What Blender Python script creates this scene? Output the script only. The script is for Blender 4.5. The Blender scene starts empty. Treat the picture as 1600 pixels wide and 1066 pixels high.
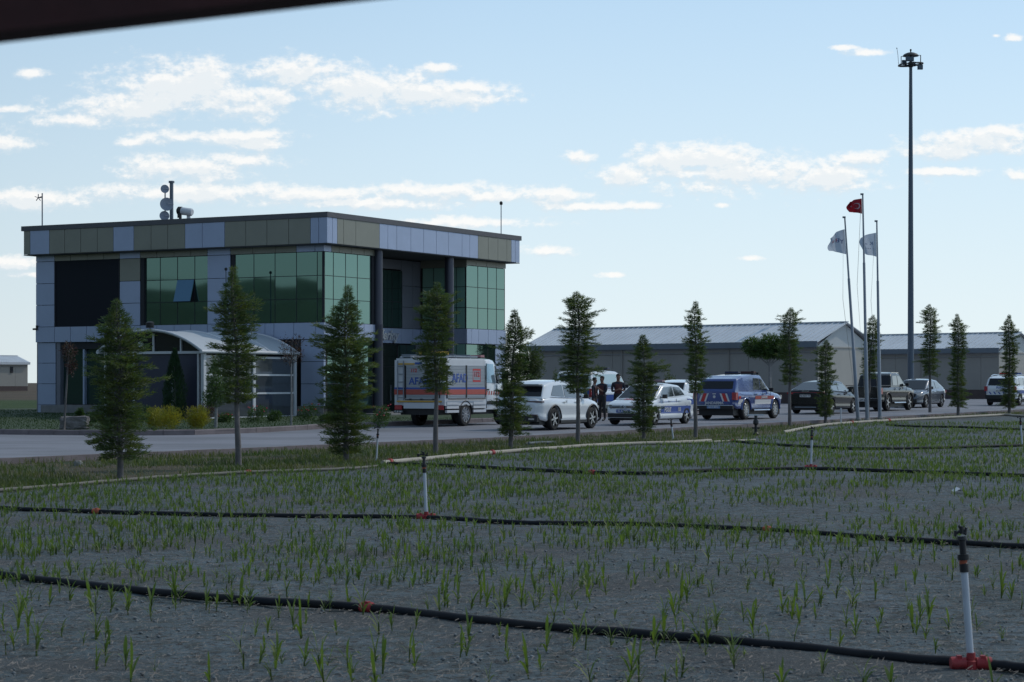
import bpy, bmesh, math, random
import numpy as np
from mathutils import Vector, Matrix, noise as mnoise
from mathutils.geometry import tessellate_polygon

SC = bpy.context.scene
COL = SC.collection
PI = math.pi
F, HX, HY, CH = 3244.0, 800.0, 598.0, 1.7     # focal in photo pixels, principal column, horizon row, eye height

# ------------------------------------------------------------------ camera
cd = bpy.data.cameras.new('camera'); cam = bpy.data.objects.new('camera', cd); COL.objects.link(cam)
cam.location = (0, 0, CH); cam.rotation_euler = (PI/2, 0, 0)
cd.sensor_width = 36; cd.lens = 36*F/1600; cd.shift_y = (HY-533)/1600
cd.clip_start = 0.1; cd.clip_end = 9000
cd.dof.use_dof = True; cd.dof.focus_distance = 62; cd.dof.aperture_fstop = 10
SC.camera = cam
# ------------------------------------------------------------------ light
SUN_AZ, SUN_EL = math.radians(62), math.radians(44)       # azimuth clockwise from +Y
SKY_STRENGTH = 0.12
SUN_STRENGTH = 1.3
EXPOSURE = 0.2
sd = bpy.data.lights.new('sun', 'SUN'); so = bpy.data.objects.new('sun', sd); COL.objects.link(so)
sd.energy = SUN_STRENGTH; sd.angle = math.radians(0.6); sd.color = (1.0, .93, .82)
sdir = Vector((math.sin(SUN_AZ)*math.cos(SUN_EL), math.cos(SUN_AZ)*math.cos(SUN_EL), math.sin(SUN_EL)))
so.rotation_euler = sdir.to_track_quat('Z', 'Y').to_euler(); so.location = sdir*100
SC.view_settings.view_transform = 'Standard'; SC.view_settings.look = 'None'
SC.view_settings.exposure = EXPOSURE; SC.view_settings.gamma = 1; SC.view_settings.use_curve_mapping = False

W = bpy.data.worlds.new('World'); SC.world = W; W.use_nodes = True
nt = W.node_tree; N = nt.nodes; LK = nt.links; N.clear()
CLOUDS = [(290,132,115,36),(205,165,110,28),(375,155,85,28),(120,188,62,12),(430,148,38,20),
 (455,112,95,24),(560,140,115,32),(665,150,105,22),(745,138,50,12),(685,106,34,7),
 (330,214,105,12),(405,226,48,12),(300,262,95,20),(375,250,70,14),(205,222,20,7),
 (300,302,190,14),(60,312,100,14),(480,306,110,12),(680,300,105,13),(765,308,45,12),(560,318,160,10),
 (0,223,42,15),(15,170,30,6),(48,115,22,7),
 (1085,248,110,22),(1180,272,165,28),(1290,278,90,22),(975,272,50,22),(908,245,28,11),
 (870,305,62,13),(935,322,80,8),(1345,247,45,11),(1010,322,30,6),
 (1525,222,95,20),(1480,238,70,14),(1570,208,50,13),(1592,275,34,12),(1480,268,70,7),
 (1360,82,32,6),(1582,60,12,6),(1556,56,6,3),(1320,74,20,4),
 (720,348,120,9),(850,392,38,8),(1176,404,18,4),(960,430,20,4),(20,412,50,9),(1130,320,14,4),(80,430,60,5),
 (-300,200,260,40),(1950,260,240,40)]
def group_density():
    g = bpy.data.node_groups.new('cloud_density', 'ShaderNodeTree')
    g.interface.new_socket('uv', in_out='INPUT', socket_type='NodeSocketVector')
    g.interface.new_socket('density', in_out='OUTPUT', socket_type='NodeSocketFloat')
    n, l = g.nodes, g.links
    gi = n.new('NodeGroupInput'); go = n.new('NodeGroupOutput')
    def math_(op, a, b=None):
        m = n.new('ShaderNodeMath'); m.operation = op
        for i, q in enumerate((a, b)):
            if q is None: continue
            if isinstance(q, (int, float)): m.inputs[i].default_value = q
            else: l.new(q, m.inputs[i])
        return m.outputs[0]
    last = None
    for (px, py, a, b) in CLOUDS:
        mp = n.new('ShaderNodeMapping'); mp.vector_type = 'POINT'
        mp.inputs['Scale'].default_value = (F/a, F/b, 0)
        mp.inputs['Location'].default_value = (-(px-HX)/a, -(HY-py)/b, 0)
        l.new(gi.outputs[0], mp.inputs['Vector'])
        ln = n.new('ShaderNodeVectorMath'); ln.operation = 'LENGTH'; l.new(mp.outputs[0], ln.inputs[0])
        d = ln.outputs['Value']
        last = d if last is None else math_('MINIMUM', last, d)
    def fbm(scale, sx, sy, det):
        mp = n.new('ShaderNodeMapping'); mp.inputs['Scale'].default_value = (sx, sy, 1)
        l.new(gi.outputs[0], mp.inputs['Vector'])
        no = n.new('ShaderNodeTexNoise'); no.inputs['Scale'].default_value = scale
        no.inputs['Detail'].default_value = det; no.inputs['Roughness'].default_value = .62
        l.new(mp.outputs[0], no.inputs['Vector']); return no.outputs[0]
    f1 = math_('SUBTRACT', fbm(36, 1, 1.9, 8), .5)
    f2 = math_('SUBTRACT', fbm(160, 1, 1.5, 5), .5)
    s = math_('ADD', math_('MULTIPLY', f1, 3.0), math_('MULTIPLY', f2, 1.9))
    v = math_('ADD', math_('SUBTRACT', 1.45, last), s)
    mr = n.new('ShaderNodeMapRange'); mr.interpolation_type = 'SMOOTHSTEP'
    mr.inputs['From Min'].default_value = 0.0; mr.inputs['From Max'].default_value = 1.15
    l.new(v, mr.inputs['Value']); l.new(mr.outputs[0], go.inputs[0])
    return g
CG = group_density()
tc = N.new('ShaderNodeTexCoord'); sep = N.new('ShaderNodeSeparateXYZ'); LK.new(tc.outputs['Generated'], sep.inputs[0])
def wmath(op, a, b=None, clamp=False):
    m = N.new('ShaderNodeMath'); m.operation = op; m.use_clamp = clamp
    for i, q in enumerate((a, b)):
        if q is None: continue
        if isinstance(q, (int, float)): m.inputs[i].default_value = q
        else: LK.new(q, m.inputs[i])
    return m.outputs[0]
yy = wmath('MAXIMUM', sep.outputs[1], .02)
cmb = N.new('ShaderNodeCombineXYZ'); LK.new(wmath('DIVIDE', sep.outputs[0], yy), cmb.inputs[0]); LK.new(wmath('DIVIDE', sep.outputs[2], yy), cmb.inputs[1])
off = N.new('ShaderNodeVectorMath'); off.operation = 'ADD'; off.inputs[1].default_value = (.0012, .0030, 0); LK.new(cmb.outputs[0], off.inputs[0])
def dens(vec):
    g = N.new('ShaderNodeGroup'); g.node_tree = CG; LK.new(vec, g.inputs[0]); return g.outputs[0]
d0 = dens(cmb.outputs[0]); d1 = dens(off.outputs[0])
front = wmath('GREATER_THAN', sep.outputs[1], .3)
lit = wmath('MULTIPLY', wmath('SUBTRACT', d0, d1), 1.3)
lit = wmath('ADD', .48, lit, True)
cr = N.new('ShaderNodeMix'); cr.data_type = 'RGBA'; LK.new(lit, cr.inputs['Factor'])
cr.inputs['A'].default_value = (.72, .80, .86, 1); cr.inputs['B'].default_value = (1.0, .985, .96, 1)
sky = N.new('ShaderNodeTexSky'); sky.sky_type = 'NISHITA'; sky.sun_disc = False
sky.sun_elevation = SUN_EL; sky.sun_rotation = SUN_AZ; sky.altitude = 1000; sky.air_density = 1.0; sky.dust_density = .6; sky.ozone_density = 1.0
b1 = N.new('ShaderNodeBackground'); b1.inputs['Strength'].default_value = SKY_STRENGTH; LK.new(sky.outputs[0], b1.inputs['Color'])
b2 = N.new('ShaderNodeBackground'); b2.inputs['Strength'].default_value = .88; LK.new(cr.outputs['Result'], b2.inputs['Color'])
ms = N.new('ShaderNodeMixShader'); LK.new(wmath('MULTIPLY', wmath('MULTIPLY', d0, front), .88), ms.inputs[0])
LK.new(b2.outputs[0], ms.inputs[2])
wo = N.new('ShaderNodeOutputWorld')
# thin high veil that whitens the sky toward the horizon, brighter on the sun's side
veil = N.new('ShaderNodeBackground'); veil.inputs['Strength'].default_value = 1.0
vh = N.new('ShaderNodeMapRange'); vh.interpolation_type = 'SMOOTHSTEP'; LK.new(sep.outputs[2], vh.inputs['Value'])
vh.inputs['From Min'].default_value = -.02; vh.inputs['From Max'].default_value = .34; vh.inputs['To Min'].default_value = .93; vh.inputs['To Max'].default_value = .46
vc = N.new('ShaderNodeMapRange'); LK.new(sep.outputs[2], vc.inputs['Value']); vc.inputs['From Min'].default_value = 0; vc.inputs['From Max'].default_value = .20
vcm = N.new('ShaderNodeMix'); vcm.data_type = 'RGBA'; LK.new(vc.outputs[0], vcm.inputs['Factor'])
vcm.inputs['A'].default_value = (.69, .78, .82, 1); vcm.inputs['B'].default_value = (.46, .645, .80, 1)
sd3 = N.new('ShaderNodeVectorMath'); sd3.operation = 'DOT_PRODUCT'; LK.new(tc.outputs['Generated'], sd3.inputs[0]); sd3.inputs[1].default_value = (math.sin(SUN_AZ), math.cos(SUN_AZ), 0)
sm = N.new('ShaderNodeMapRange'); LK.new(sd3.outputs['Value'], sm.inputs['Value']); sm.inputs['From Min'].default_value = -.7; sm.inputs['From Max'].default_value = .45; sm.inputs['To Min'].default_value = .38; sm.inputs['To Max'].default_value = 1.0
vsc = N.new('ShaderNodeVectorMath'); vsc.operation = 'SCALE'; LK.new(vcm.outputs['Result'], vsc.inputs[0]); LK.new(sm.outputs[0], vsc.inputs['Scale']); LK.new(vsc.outputs[0], veil.inputs['Color'])
mv = N.new('ShaderNodeMixShader'); LK.new(vh.outputs[0], mv.inputs[0]); LK.new(b1.outputs[0], mv.inputs[1]); LK.new(veil.outputs[0], mv.inputs[2])
LK.new(mv.outputs[0], ms.inputs[1]); LK.new(ms.outputs[0], wo.inputs[0])

# ------------------------------------------------------------------ helpers
def G(y):                                   # the land rises very gently behind the field
    return 0.0062*min(max(y-60, 0), 70)
def at(px, py, off=0.0):                    # ground point under a spot of the photograph
    D = 50.0
    for _ in range(40):
        D = F*(CH-(G(D)+off))/max(py-HY, 1e-3)
    return Vector(((px-HX)/F*D, D, G(D)+off))
def tag(o, label=None, cat=None, group=None, kind=None):
    if label: o['label'] = label
    if cat: o['category'] = cat
    if group: o['group'] = group
    if kind: o['kind'] = kind
    return o
def empty(name, loc, rz=0, label=None, cat=None, group=None):
    o = bpy.data.objects.new(name, None); COL.objects.link(o); o.empty_display_size = .2
    o.location = loc; o.rotation_euler = (0, 0, rz)
    return tag(o, label, cat, group)
class MB:
    def __init__(s): s.v = []; s.f = []; s.m = []
    def add(s, vs, fs, mi=0):
        b = len(s.v); s.v += [tuple(p) for p in vs]; s.f += [tuple(i+b for i in f) for f in fs]; s.m += [mi]*len(fs); return s
    def box(s, a, b, mi=0, M=None):
        x0, y0, z0 = [min(p, q) for p, q in zip(a, b)]; x1, y1, z1 = [max(p, q) for p, q in zip(a, b)]
        vs = [Vector(p) for p in ((x0,y0,z0),(x1,y0,z0),(x1,y1,z0),(x0,y1,z0),(x0,y0,z1),(x1,y0,z1),(x1,y1,z1),(x0,y1,z1))]
        if M is not None: vs = [M @ p for p in vs]
        return s.add(vs, [(0,3,2,1),(4,5,6,7),(0,1,5,4),(1,2,6,5),(2,3,7,6),(3,0,4,7)], mi)
    def tube(s, pts, rad, n=8, mi=0, cap=True):
        pts = [Vector(p) for p in pts]
        if isinstance(rad, (int, float)): rad = [rad]*len(pts)
        rings = []
        for i, p in enumerate(pts):
            t = (pts[min(i+1, len(pts)-1)]-pts[max(i-1, 0)]).normalized()
            u = t.cross(Vector((0, 0, 1)));
            if u.length < .05: u = t.cross(Vector((0, 1, 0)))
            u.normalize(); w = t.cross(u)
            rings.append([p+(u*math.cos(2*PI*k/n)+w*math.sin(2*PI*k/n))*rad[i] for k in range(n)])
        vs = [q for r in rings for q in r]; fs = []
        for i in range(len(pts)-1):
            for k in range(n):
                a = i*n+k; b = i*n+(k+1) % n
                fs.append((a, a+n, b+n, b))
        if cap: fs.append(tuple(range(n))); fs.append(tuple(range(len(vs)-1, len(vs)-1-n, -1)))
        return s.add(vs, fs, mi)
    def lathe(s, prof, n=16, mi=0, M=None, caps=True):     # profile (r, z) about local z
        vs = []; fs = []
        for r, z in prof:
            for k in range(n):
                p = Vector((r*math.cos(2*PI*k/n), r*math.sin(2*PI*k/n), z)); vs.append(M @ p if M is not None else p)
        for i in range(len(prof)-1):
            for k in range(n):
                a = i*n+k; b = i*n+(k+1) % n; fs.append((a, b, b+n, a+n))
        if caps: fs.append(tuple(range(n-1, -1, -1))); fs.append(tuple(range(len(vs)-n, len(vs))))
        return s.add(vs, fs, mi)
    def prism(s, poly, h, mi=0, M=None):                   # polygon in local xy raised to h in z
        n = len(poly); vs = [Vector((p[0], p[1], 0)) for p in poly]+[Vector((p[0], p[1], h)) for p in poly]
        if M is not None: vs = [M @ p for p in vs]
        tr = tessellate_polygon([[Vector((p[0], p[1], 0)) for p in poly]])
        fs = [tuple(t) for t in tr]+[tuple(i+n for i in t) for t in tr]+[(i, (i+1) % n, (i+1) % n+n, i+n) for i in range(n)]
        return s.add(vs, fs, mi)
    def build(s, name, mats, parent=None, smooth=None, loc=None):
        me = bpy.data.meshes.new(name); me.from_pydata(s.v, [], s.f)
        if not isinstance(mats, (list, tuple)): mats = [mats]
        for m in mats: me.materials.append(m)
        me.polygons.foreach_set('material_index', s.m)
        if smooth is not None:
            me.polygons.foreach_set('use_smooth', [True]*len(s.f)); me.update()
            me.set_sharp_from_angle(angle=math.radians(smooth))
        bm = bmesh.new(); bm.from_mesh(me); bmesh.ops.recalc_face_normals(bm, faces=bm.faces); bm.to_mesh(me); bm.free()
        me.update()
        o = bpy.data.objects.new(name, me); COL.objects.link(o)
        if parent is not None: o.parent = parent
        if loc is not None: o.location = loc
        return o
def np_mesh(name, verts, quads, mats, parent=None, mi=None, nrm_up=False):
    me = bpy.data.meshes.new(name); v = np.asarray(verts, dtype=np.float32).reshape(-1, 3)
    q = np.asarray(quads, dtype=np.int32); k = q.shape[1]
    me.vertices.add(len(v)); me.vertices.foreach_set('co', v.ravel())
    me.loops.add(q.size); me.loops.foreach_set('vertex_index', q.ravel())
    me.polygons.add(len(q)); me.polygons.foreach_set('loop_start', np.arange(0, q.size, k, dtype=np.int32))
    me.polygons.foreach_set('loop_total', np.full(len(q), k, dtype=np.int32))
    if not isinstance(mats, (list, tuple)): mats = [mats]
    for m in mats: me.materials.append(m)
    if mi is not None: me.polygons.foreach_set('material_index', np.asarray(mi, dtype=np.int32))
    me.update(calc_edges=True)
    o = bpy.data.objects.new(name, me); COL.objects.link(o)
    if parent is not None: o.parent = parent
    return o
MATS = {}
def mat(name, col, rough=.6, metal=0.0, var=0.0, vs=4.0, bump=0.0, bs=40.0, spec=.5, coat=0.0, hue=None, hf=.5, trans=0.0, det=5, stretch=(1,1,1), tcol=(1.6,1.7,.8)):
    m = bpy.data.materials.new(name); m.use_nodes = True; n = m.node_tree.nodes; l = m.node_tree.links
    p = n['Principled BSDF']; out = n['Material Output']
    p.inputs['Base Color'].default_value = (*col, 1); p.inputs['Roughness'].default_value = rough
    p.inputs['Metallic'].default_value = metal; p.inputs['Specular IOR Level'].default_value = spec
    p.inputs['Coat Weight'].default_value = coat; p.inputs['Coat Roughness'].default_value = .08
    tc = n.new('ShaderNodeTexCoord'); mp = n.new('ShaderNodeMapping'); mp.inputs['Scale'].default_value = stretch
    l.new(tc.outputs['Object'], mp.inputs['Vector']); vec = mp.outputs[0]
    colsock = None
    if var > 0 or hue:
        no = n.new('ShaderNodeTexNoise'); no.inputs['Scale'].default_value = vs; no.inputs['Detail'].default_value = det; no.inputs['Roughness'].default_value = .65
        l.new(vec, no.inputs['Vector'])
        mr = n.new('ShaderNodeMapRange'); mr.inputs['From Min'].default_value = .3; mr.inputs['From Max'].default_value = .7
        mr.inputs['To Min'].default_value = 1-var; mr.inputs['To Max'].default_value = 1+var; l.new(no.outputs[0], mr.inputs['Value'])
        base = n.new('ShaderNodeMix'); base.data_type = 'RGBA'; base.inputs['A'].default_value = (*col, 1); base.inputs['B'].default_value = (*(hue or col), 1)
        n2 = n.new('ShaderNodeTexNoise'); n2.inputs['Scale'].default_value = vs*hf; n2.inputs['Detail'].default_value = 3; l.new(vec, n2.inputs['Vector'])
        r2 = n.new('ShaderNodeMapRange'); r2.inputs['From Min'].default_value = .4; r2.inputs['From Max'].default_value = .6; l.new(n2.outputs[0], r2.inputs['Value'])
        l.new(r2.outputs[0], base.inputs['Factor'])
        mul = n.new('ShaderNodeVectorMath'); mul.operation = 'SCALE'; l.new(base.outputs['Result'], mul.inputs[0]); l.new(mr.outputs[0], mul.inputs['Scale'])
        colsock = mul.outputs[0]; l.new(colsock, p.inputs['Base Color'])
    if bump > 0:
        nb = n.new('ShaderNodeTexNoise'); nb.inputs['Scale'].default_value = bs; nb.inputs['Detail'].default_value = 6; l.new(vec, nb.inputs['Vector'])
        bp = n.new('ShaderNodeBump'); bp.inputs['Strength'].default_value = 1; bp.inputs['Distance'].default_value = bump
        l.new(nb.outputs[0], bp.inputs['Height']); l.new(bp.outputs[0], p.inputs['Normal'])
    if trans > 0:
        tr = n.new('ShaderNodeBsdfTranslucent'); tr.inputs['Color'].default_value = (min(1, col[0]*tcol[0]), min(1, col[1]*tcol[1]), col[2]*tcol[2], 1)
        if colsock:
            sc = n.new('ShaderNodeVectorMath'); sc.operation = 'MULTIPLY'; sc.inputs[1].default_value = tcol; l.new(colsock, sc.inputs[0]); l.new(sc.outputs[0], tr.inputs['Color'])
        mx = n.new('ShaderNodeMixShader'); mx.inputs[0].default_value = trans
        l.new(p.outputs[0], mx.inputs[1]); l.new(tr.outputs[0], mx.inputs[2]); l.new(mx.outputs[0], out.inputs['Surface'])
    MATS[name] = m; return m
def text(s, size, m, parent, M, name='lettering', ext=.004, shear=0.0, align='CENTER', bold=.012):
    c = bpy.data.curves.new(name, 'FONT'); c.body = s; c.offset = bold*size*2; c.size = size; c.extrude = ext; c.align_x = align; c.align_y = 'CENTER'; c.shear = shear; c.resolution_u = 3
    t = bpy.data.objects.new('tmp', c); COL.objects.link(t)
    dg = bpy.context.evaluated_depsgraph_get(); me = bpy.data.meshes.new_from_object(t.evaluated_get(dg)); me.transform(M)
    bpy.data.objects.remove(t); me.materials.clear(); me.materials.append(m); me.name = name
    o = bpy.data.objects.new(name, me); COL.objects.link(o); o.parent = parent; return o
def frame(o, x, z):                         # matrix from origin and two axes (text x axis, text normal)
    x = Vector(x).normalized(); z = Vector(z).normalized(); y = z.cross(x)
    return Matrix(((x.x, y.x, z.x, o[0]), (x.y, y.y, z.y, o[1]), (x.z, y.z, z.z, o[2]), (0, 0, 0, 1)))
def lerp(L, x):
    if x <= L[0][0]: return L[0][1]
    for (a, p), (b, q) in zip(L, L[1:]):
        if x <= b: return p+(q-p)*(x-a)/(b-a)
    return L[-1][1]

# ------------------------------------------------------------------ materials
silver = mat('silver_panel', (.345,.405,.55), .38, .35, .05, 1.2)
beige = mat('bronze_beige_panel', (.245,.245,.205), .45, .3, .05, 1.2)
darkpanel = mat('dark_grey_panel', (.17,.18,.22), .45, .2, .06, 1.5)
coping = mat('grey_coping', (.10,.10,.11), .6, .1, .08, 2)
gap = mat('dark_joint', (.02,.022,.028), .8)
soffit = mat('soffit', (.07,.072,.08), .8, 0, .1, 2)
glassg = mat('green_mirror_glass', (.14,.245,.222), .03, .9, spec=.6)
glassr = mat('painted_lit_reveal_glass', (.20,.36,.30), .2, 0, .05, 1, spec=.6)  # pale diffuse green paints light into the reveal panes, offsetting the soffit's shade
glassd = mat('dark_mirror_glass', (.045,.085,.08), .05, .6, spec=.5)
louvre = mat('dark_screen', (.008,.011,.018), .6, .0, spec=.2)
whitep = mat('white_paint', (.55,.57,.60), .4, 0, .05, 2)
whitem = mat('white_vault_sheet', (.40,.44,.48), .7, 0, .05, 1)
navy = mat('navy_panel', (.035,.04,.07), .4, .1, .1, 1)
clearglass = mat('pavilion_glass', (.11,.13,.15), .05, .55, spec=.6)
concrete = mat('concrete', (.20,.20,.20), .9, 0, .2, 3, .01, 20)
column_m = mat('column_metal', (.055,.06,.085), .35, .4)
kerbm = mat('kerb_stone', (.17,.145,.15), .9, 0, .22, 2.2, .01, 30)
steel = mat('galvanised_steel', (.13,.155,.19), .5, .4, .08, 2)
greysteel = mat('grey_steel', (.22,.25,.29), .5, .3, .08, 2)
dark = mat('black_plastic', (.012,.012,.014), .5)
rubber = mat('tyre_rubber', (.012,.012,.013), .8)
rimm = mat('alloy_rim', (.55,.56,.58), .25, .8)
rimd = mat('dark_rim', (.02,.02,.022), .4, .5)
cglass = mat('car_glass', (.008,.010,.014), .05, 0, spec=.45)
cglass2 = mat('van_glass', (.30,.42,.50), .06, .6, spec=.9)
redl = mat('tail_lamp_red', (.35,.02,.03), .2, 0, coat=1)
clearl = mat('headlamp_lens', (.5,.52,.55), .1, .5, coat=1)
chrome = mat('chrome_trim', (.6,.62,.65), .15, 1)
plate_w = mat('plate_white', (.6,.6,.6), .5)
blue_v = mat('blue_livery', (.035,.085,.32), .4, 0, coat=.3)
orange_v = mat('orange_livery', (.40,.075,.055), .5, 0, coat=.2)
red_v = mat('red_livery', (.5,.03,.03), .4)
amber = mat('amber_plastic', (.55,.33,.05), .5)
pw = mat('white_car_paint', (.66,.69,.72), .25, 0, .02, 2, coat=1)
pblue = mat('blue_car_paint', (.02,.055,.22), .25, 0, coat=1)
sglass = mat('side_glass', (.02,.025,.03), .04, 0, spec=.9, coat=1)
pblack = mat('black_car_paint', (.006,.007,.009), .25, 0, spec=.3, coat=.5)
pbrown = mat('dark_olive_car_paint', (.010,.011,.010), .25, 0, spec=.3, coat=.5)
psilver = mat('grey_car_paint', (.10,.115,.14), .25, .3, coat=1)
pipe_b = mat('black_pe_pipe', (.012,.014,.019), .75, 0, .35, 2.5, .003, 12, hue=(.018,.018,.02), hf=1.3, spec=.25)
hose_m = mat('beige_layflat_hose', (.34,.31,.26), .8, 0, .15, 4)
redp = mat('red_coupling', (.30,.022,.026), .6, 0, .25, 12)
orangep = mat('orange_clamp', (.34,.075,.03), .6)
pvc = mat('white_pvc_pipe', (.50,.54,.60), .4, 0, .08, 6)
rust = mat('rusty_red_steel', (.050,.012,.011), .75, .1, .3, 12, .002, 40)
bark = mat('grey_bark', (.13,.12,.12), .9, 0, .3, 12, .01, 40, stretch=(1,1,.4))
LV = {}
# ------------------------------------------------------------------ setting: ground, road, lawn
RNG = random.Random(7); NR = np.random.default_rng(11)
NEAR_A, NEAR_D = Vector((-10.7, 43.3, 0)), Vector((35.7, 58.7, 0)).normalized()      # near kerb of the road
def near_x(y): return NEAR_A.x+(y-NEAR_A.y)*NEAR_D.x/NEAR_D.y
HOSE_PX = [(-40,772),(50,765),(200,752),(370,741),(540,734),(598,727),(700,717),(800,708),(880,702),(960,697),(1060,694),(1110,691),(1180,682),(1240,674),(1290,666),(1340,661),(1400,658),(1480,654),(1540,651),(1600,649),(1680,645)]
HOSE = [at(x, y) for x, y in HOSE_PX]
hy = np.array([p.y for p in HOSE]); hx = np.array([p.x for p in HOSE])
def hose_y(x): return float(np.interp(x, hx, hy))     # field ends along this line
LAWN_EDGE = [(-60,67.5),(-30,65),(-15.5,63.2),(-11.4,62.2),(-9.6,62.8),(-8,65.0),(-6.4,69.0),(-4.5,72.2),(-2.3,75.4),(2.5,84),(10,97.5)]
LAWN = LAWN_EDGE+[(6,103),(-4,112),(-14,108),(-34,92),(-60,92)]
ROAD = [(near_x(10),10),(near_x(240),240)]+[(40,240),(-9,240),(-9,116),(-4,112),(6,103)]+LAWN_EDGE[::-1]+[(-60,20),(-40,10)]
def inpoly(x, y, P):
    r = False; n = len(P)
    for i in range(n):
        (x0, y0), (x1, y1) = P[i], P[(i+1) % n]
        if (y0 > y) != (y1 > y) and x < (x1-x0)*(y-y0)/(y1-y0)+x0: r = not r
    return r
def axis(spec):
    out = [spec[0]]
    for end, step in spec[1:]:
        while out[-1] < end-1e-6: out.append(min(end, out[-1]+step))
    return np.array(out)
ys = axis([-120, (8, 16), (34, .15), (60, .3), (110, .6), (200, 5), (500, 30), (6500, 600)])
xs = axis([-4000, (-400, 400), (-60, 20), (-18, 1.2), (-9, .3), (10, .15), (30, .4), (60, 2), (400, 20), (4000, 400)])
X, Y = np.meshgrid(xs, ys)
def vnoise(x, y, s, seed=0):                 # numpy value noise
    r = np.random.default_rng(seed).random((256, 256)); u = x/s+1000; v = y/s+1000
    i = np.floor(u).astype(int); j = np.floor(v).astype(int); a = u-i; b = v-j; a = a*a*(3-2*a); b = b*b*(3-2*b)
    q = lambda p, o: r[p % 256, o % 256]
    return (q(i,j)*(1-a)+q(i+1,j)*a)*(1-b)+(q(i,j+1)*(1-a)+q(i+1,j+1)*a)*b
amp = np.where((Y > 8) & (Y < 110) & (X > -18) & (X < 60), 1.0, 0)
Z = 0.0062*np.clip(Y-60, 0, 70)+amp*((vnoise(X,Y,.22,1)-.5)*.016+(vnoise(X,Y,.5,2)-.5)*.022+(vnoise(X,Y,1.6,3)-.5)*.03)*np.clip(1.3-Y/80, .3, 1)
ny, nx = X.shape
idx = np.arange(ny*nx).reshape(ny, nx)
quads = np.stack([idx[:-1,:-1], idx[:-1,1:], idx[1:,1:], idx[1:,:-1]], -1).reshape(-1, 4)
HY_ = np.interp(X, hx, hy)
verge = 1/(1+np.exp(-(Y-HY_+.3)*4))                       # 0 in the field, 1 on the verge
NXx = NEAR_A.x+(Y-NEAR_A.y)*NEAR_D.x/NEAR_D.y
far = np.clip((Y-150)/8, 0, 1)
gm = bpy.data.materials.new('field_and_verge_ground'); gm.use_nodes = True
n = gm.node_tree.nodes; l = gm.node_tree.links; P = n['Principled BSDF']; P.inputs['Roughness'].default_value = .95; P.inputs['Specular IOR Level'].default_value = .2
tcg = n.new('ShaderNodeTexCoord')
def gn(scale, det=6, r=.6):
    a = n.new('ShaderNodeTexNoise'); a.inputs['Scale'].default_value = scale; a.inputs['Detail'].default_value = det; a.inputs['Roughness'].default_value = r; l.new(tcg.outputs['Object'], a.inputs['Vector']); return a.outputs[0]
def gr(v, a, b):
    r = n.new('ShaderNodeMapRange'); r.inputs['From Min'].default_value = a; r.inputs['From Max'].default_value = b; l.new(v, r.inputs['Value']); return r.outputs[0]
def gx(f, A, B):
    m = n.new('ShaderNodeMix'); m.data_type = 'RGBA'
    (l.new(f, m.inputs['Factor']))
    for s, q in (('A', A), ('B', B)):
        if isinstance(q, tuple): m.inputs[s].default_value = (*q, 1)
        else: l.new(q, m.inputs[s])
    return m.outputs['Result']
soil = gx(gr(gn(.9, 5), .38, .62), (.082,.108,.116), (.122,.160,.182))
soil = gx(gr(gn(5, 8), .47, .60), soil, (.068,.080,.078))
soil = gx(gr(gn(17, 5), .54, .62), soil, (.048,.043,.042))
soil = gx(gr(gn(.45, 4), .50, .62), soil, (.080,.086,.088))
soil = gx(gr(gn(30, 4), .60, .68), soil, (.22,.195,.165))
soil = gx(gr(gn(90, 2), .63, .72), soil, (.30,.27,.23))
vg = gx(gr(gn(.9), .4, .6), (.05,.065,.028), (.105,.085,.062))
vg = gx(gr(gn(14, 6), .45, .7), vg, (.03,.035,.018))
at_ = n.new('ShaderNodeAttribute'); at_.attribute_name = 'zone'; sp_ = n.new('ShaderNodeSeparateColor'); l.new(at_.outputs['Color'], sp_.inputs[0])
c1 = gx(sp_.outputs[0], soil, vg)
dry = gx(gr(gn(.05, 5), .4, .6), (.095,.07,.048), (.07,.058,.04))
c2 = gx(sp_.outputs[1], c1, dry)
grn = gx(gr(gn(.25, 6), .35, .65), (.03,.06,.018), (.05,.075,.022))
c3 = gx(sp_.outputs[2], c2, grn)
l.new(c3, P.inputs['Base Color'])
bp = n.new('ShaderNodeBump'); bp.inputs['Distance'].default_value = .03; l.new(gn(26, 8, .7), bp.inputs['Height']); l.new(bp.outputs[0], P.inputs['Normal'])
ground = np_mesh('ground', np.stack([X, Y, Z], -1), quads, gm); tag(ground, kind='structure')
ca = ground.data.color_attributes.new('zone', 'FLOAT_COLOR', 'POINT')
green = ((Y > 86) & (Y < 150) & (X < -14)).astype(float)
cols = np.stack([verge, far, green*(1-far), np.ones_like(far)], -1).astype(np.float32)
ca.data.foreach_set('color', cols.ravel())
ground.data.polygons.foreach_set('use_smooth', [True]*len(ground.data.polygons))

def sheet(name, poly, off, m, extra=()):
    bm = bmesh.new(); vs = [bm.verts.new((x, y, 0)) for x, y in poly]
    for t in tessellate_polygon([[Vector((x, y, 0)) for x, y in poly]]):
        try: bm.faces.new([vs[i] for i in t])
        except ValueError: pass
    for yb in (60, 130):
        bmesh.ops.bisect_plane(bm, geom=bm.verts[:]+bm.edges[:]+bm.faces[:], plane_co=(0, yb, 0), plane_no=(0, 1, 0))
    for v in bm.verts: v.co.z = G(v.co.y)+off
    bmesh.ops.recalc_face_normals(bm, faces=bm.faces)
    for f in bm.faces:
        if f.normal.z < 0: f.normal_flip()
    me = bpy.data.meshes.new(name); bm.to_mesh(me); bm.free(); me.materials.append(m)
    o = bpy.data.objects.new(name, me); COL.objects.link(o); return tag(o, kind='structure')
asphalt = mat('pale_paving_blocks', (.195,.200,.228), .85, 0, .18, .8, .004, 60, hue=(.150,.155,.175), hf=.3, det=8, stretch=(.5,1.3,1))
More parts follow.
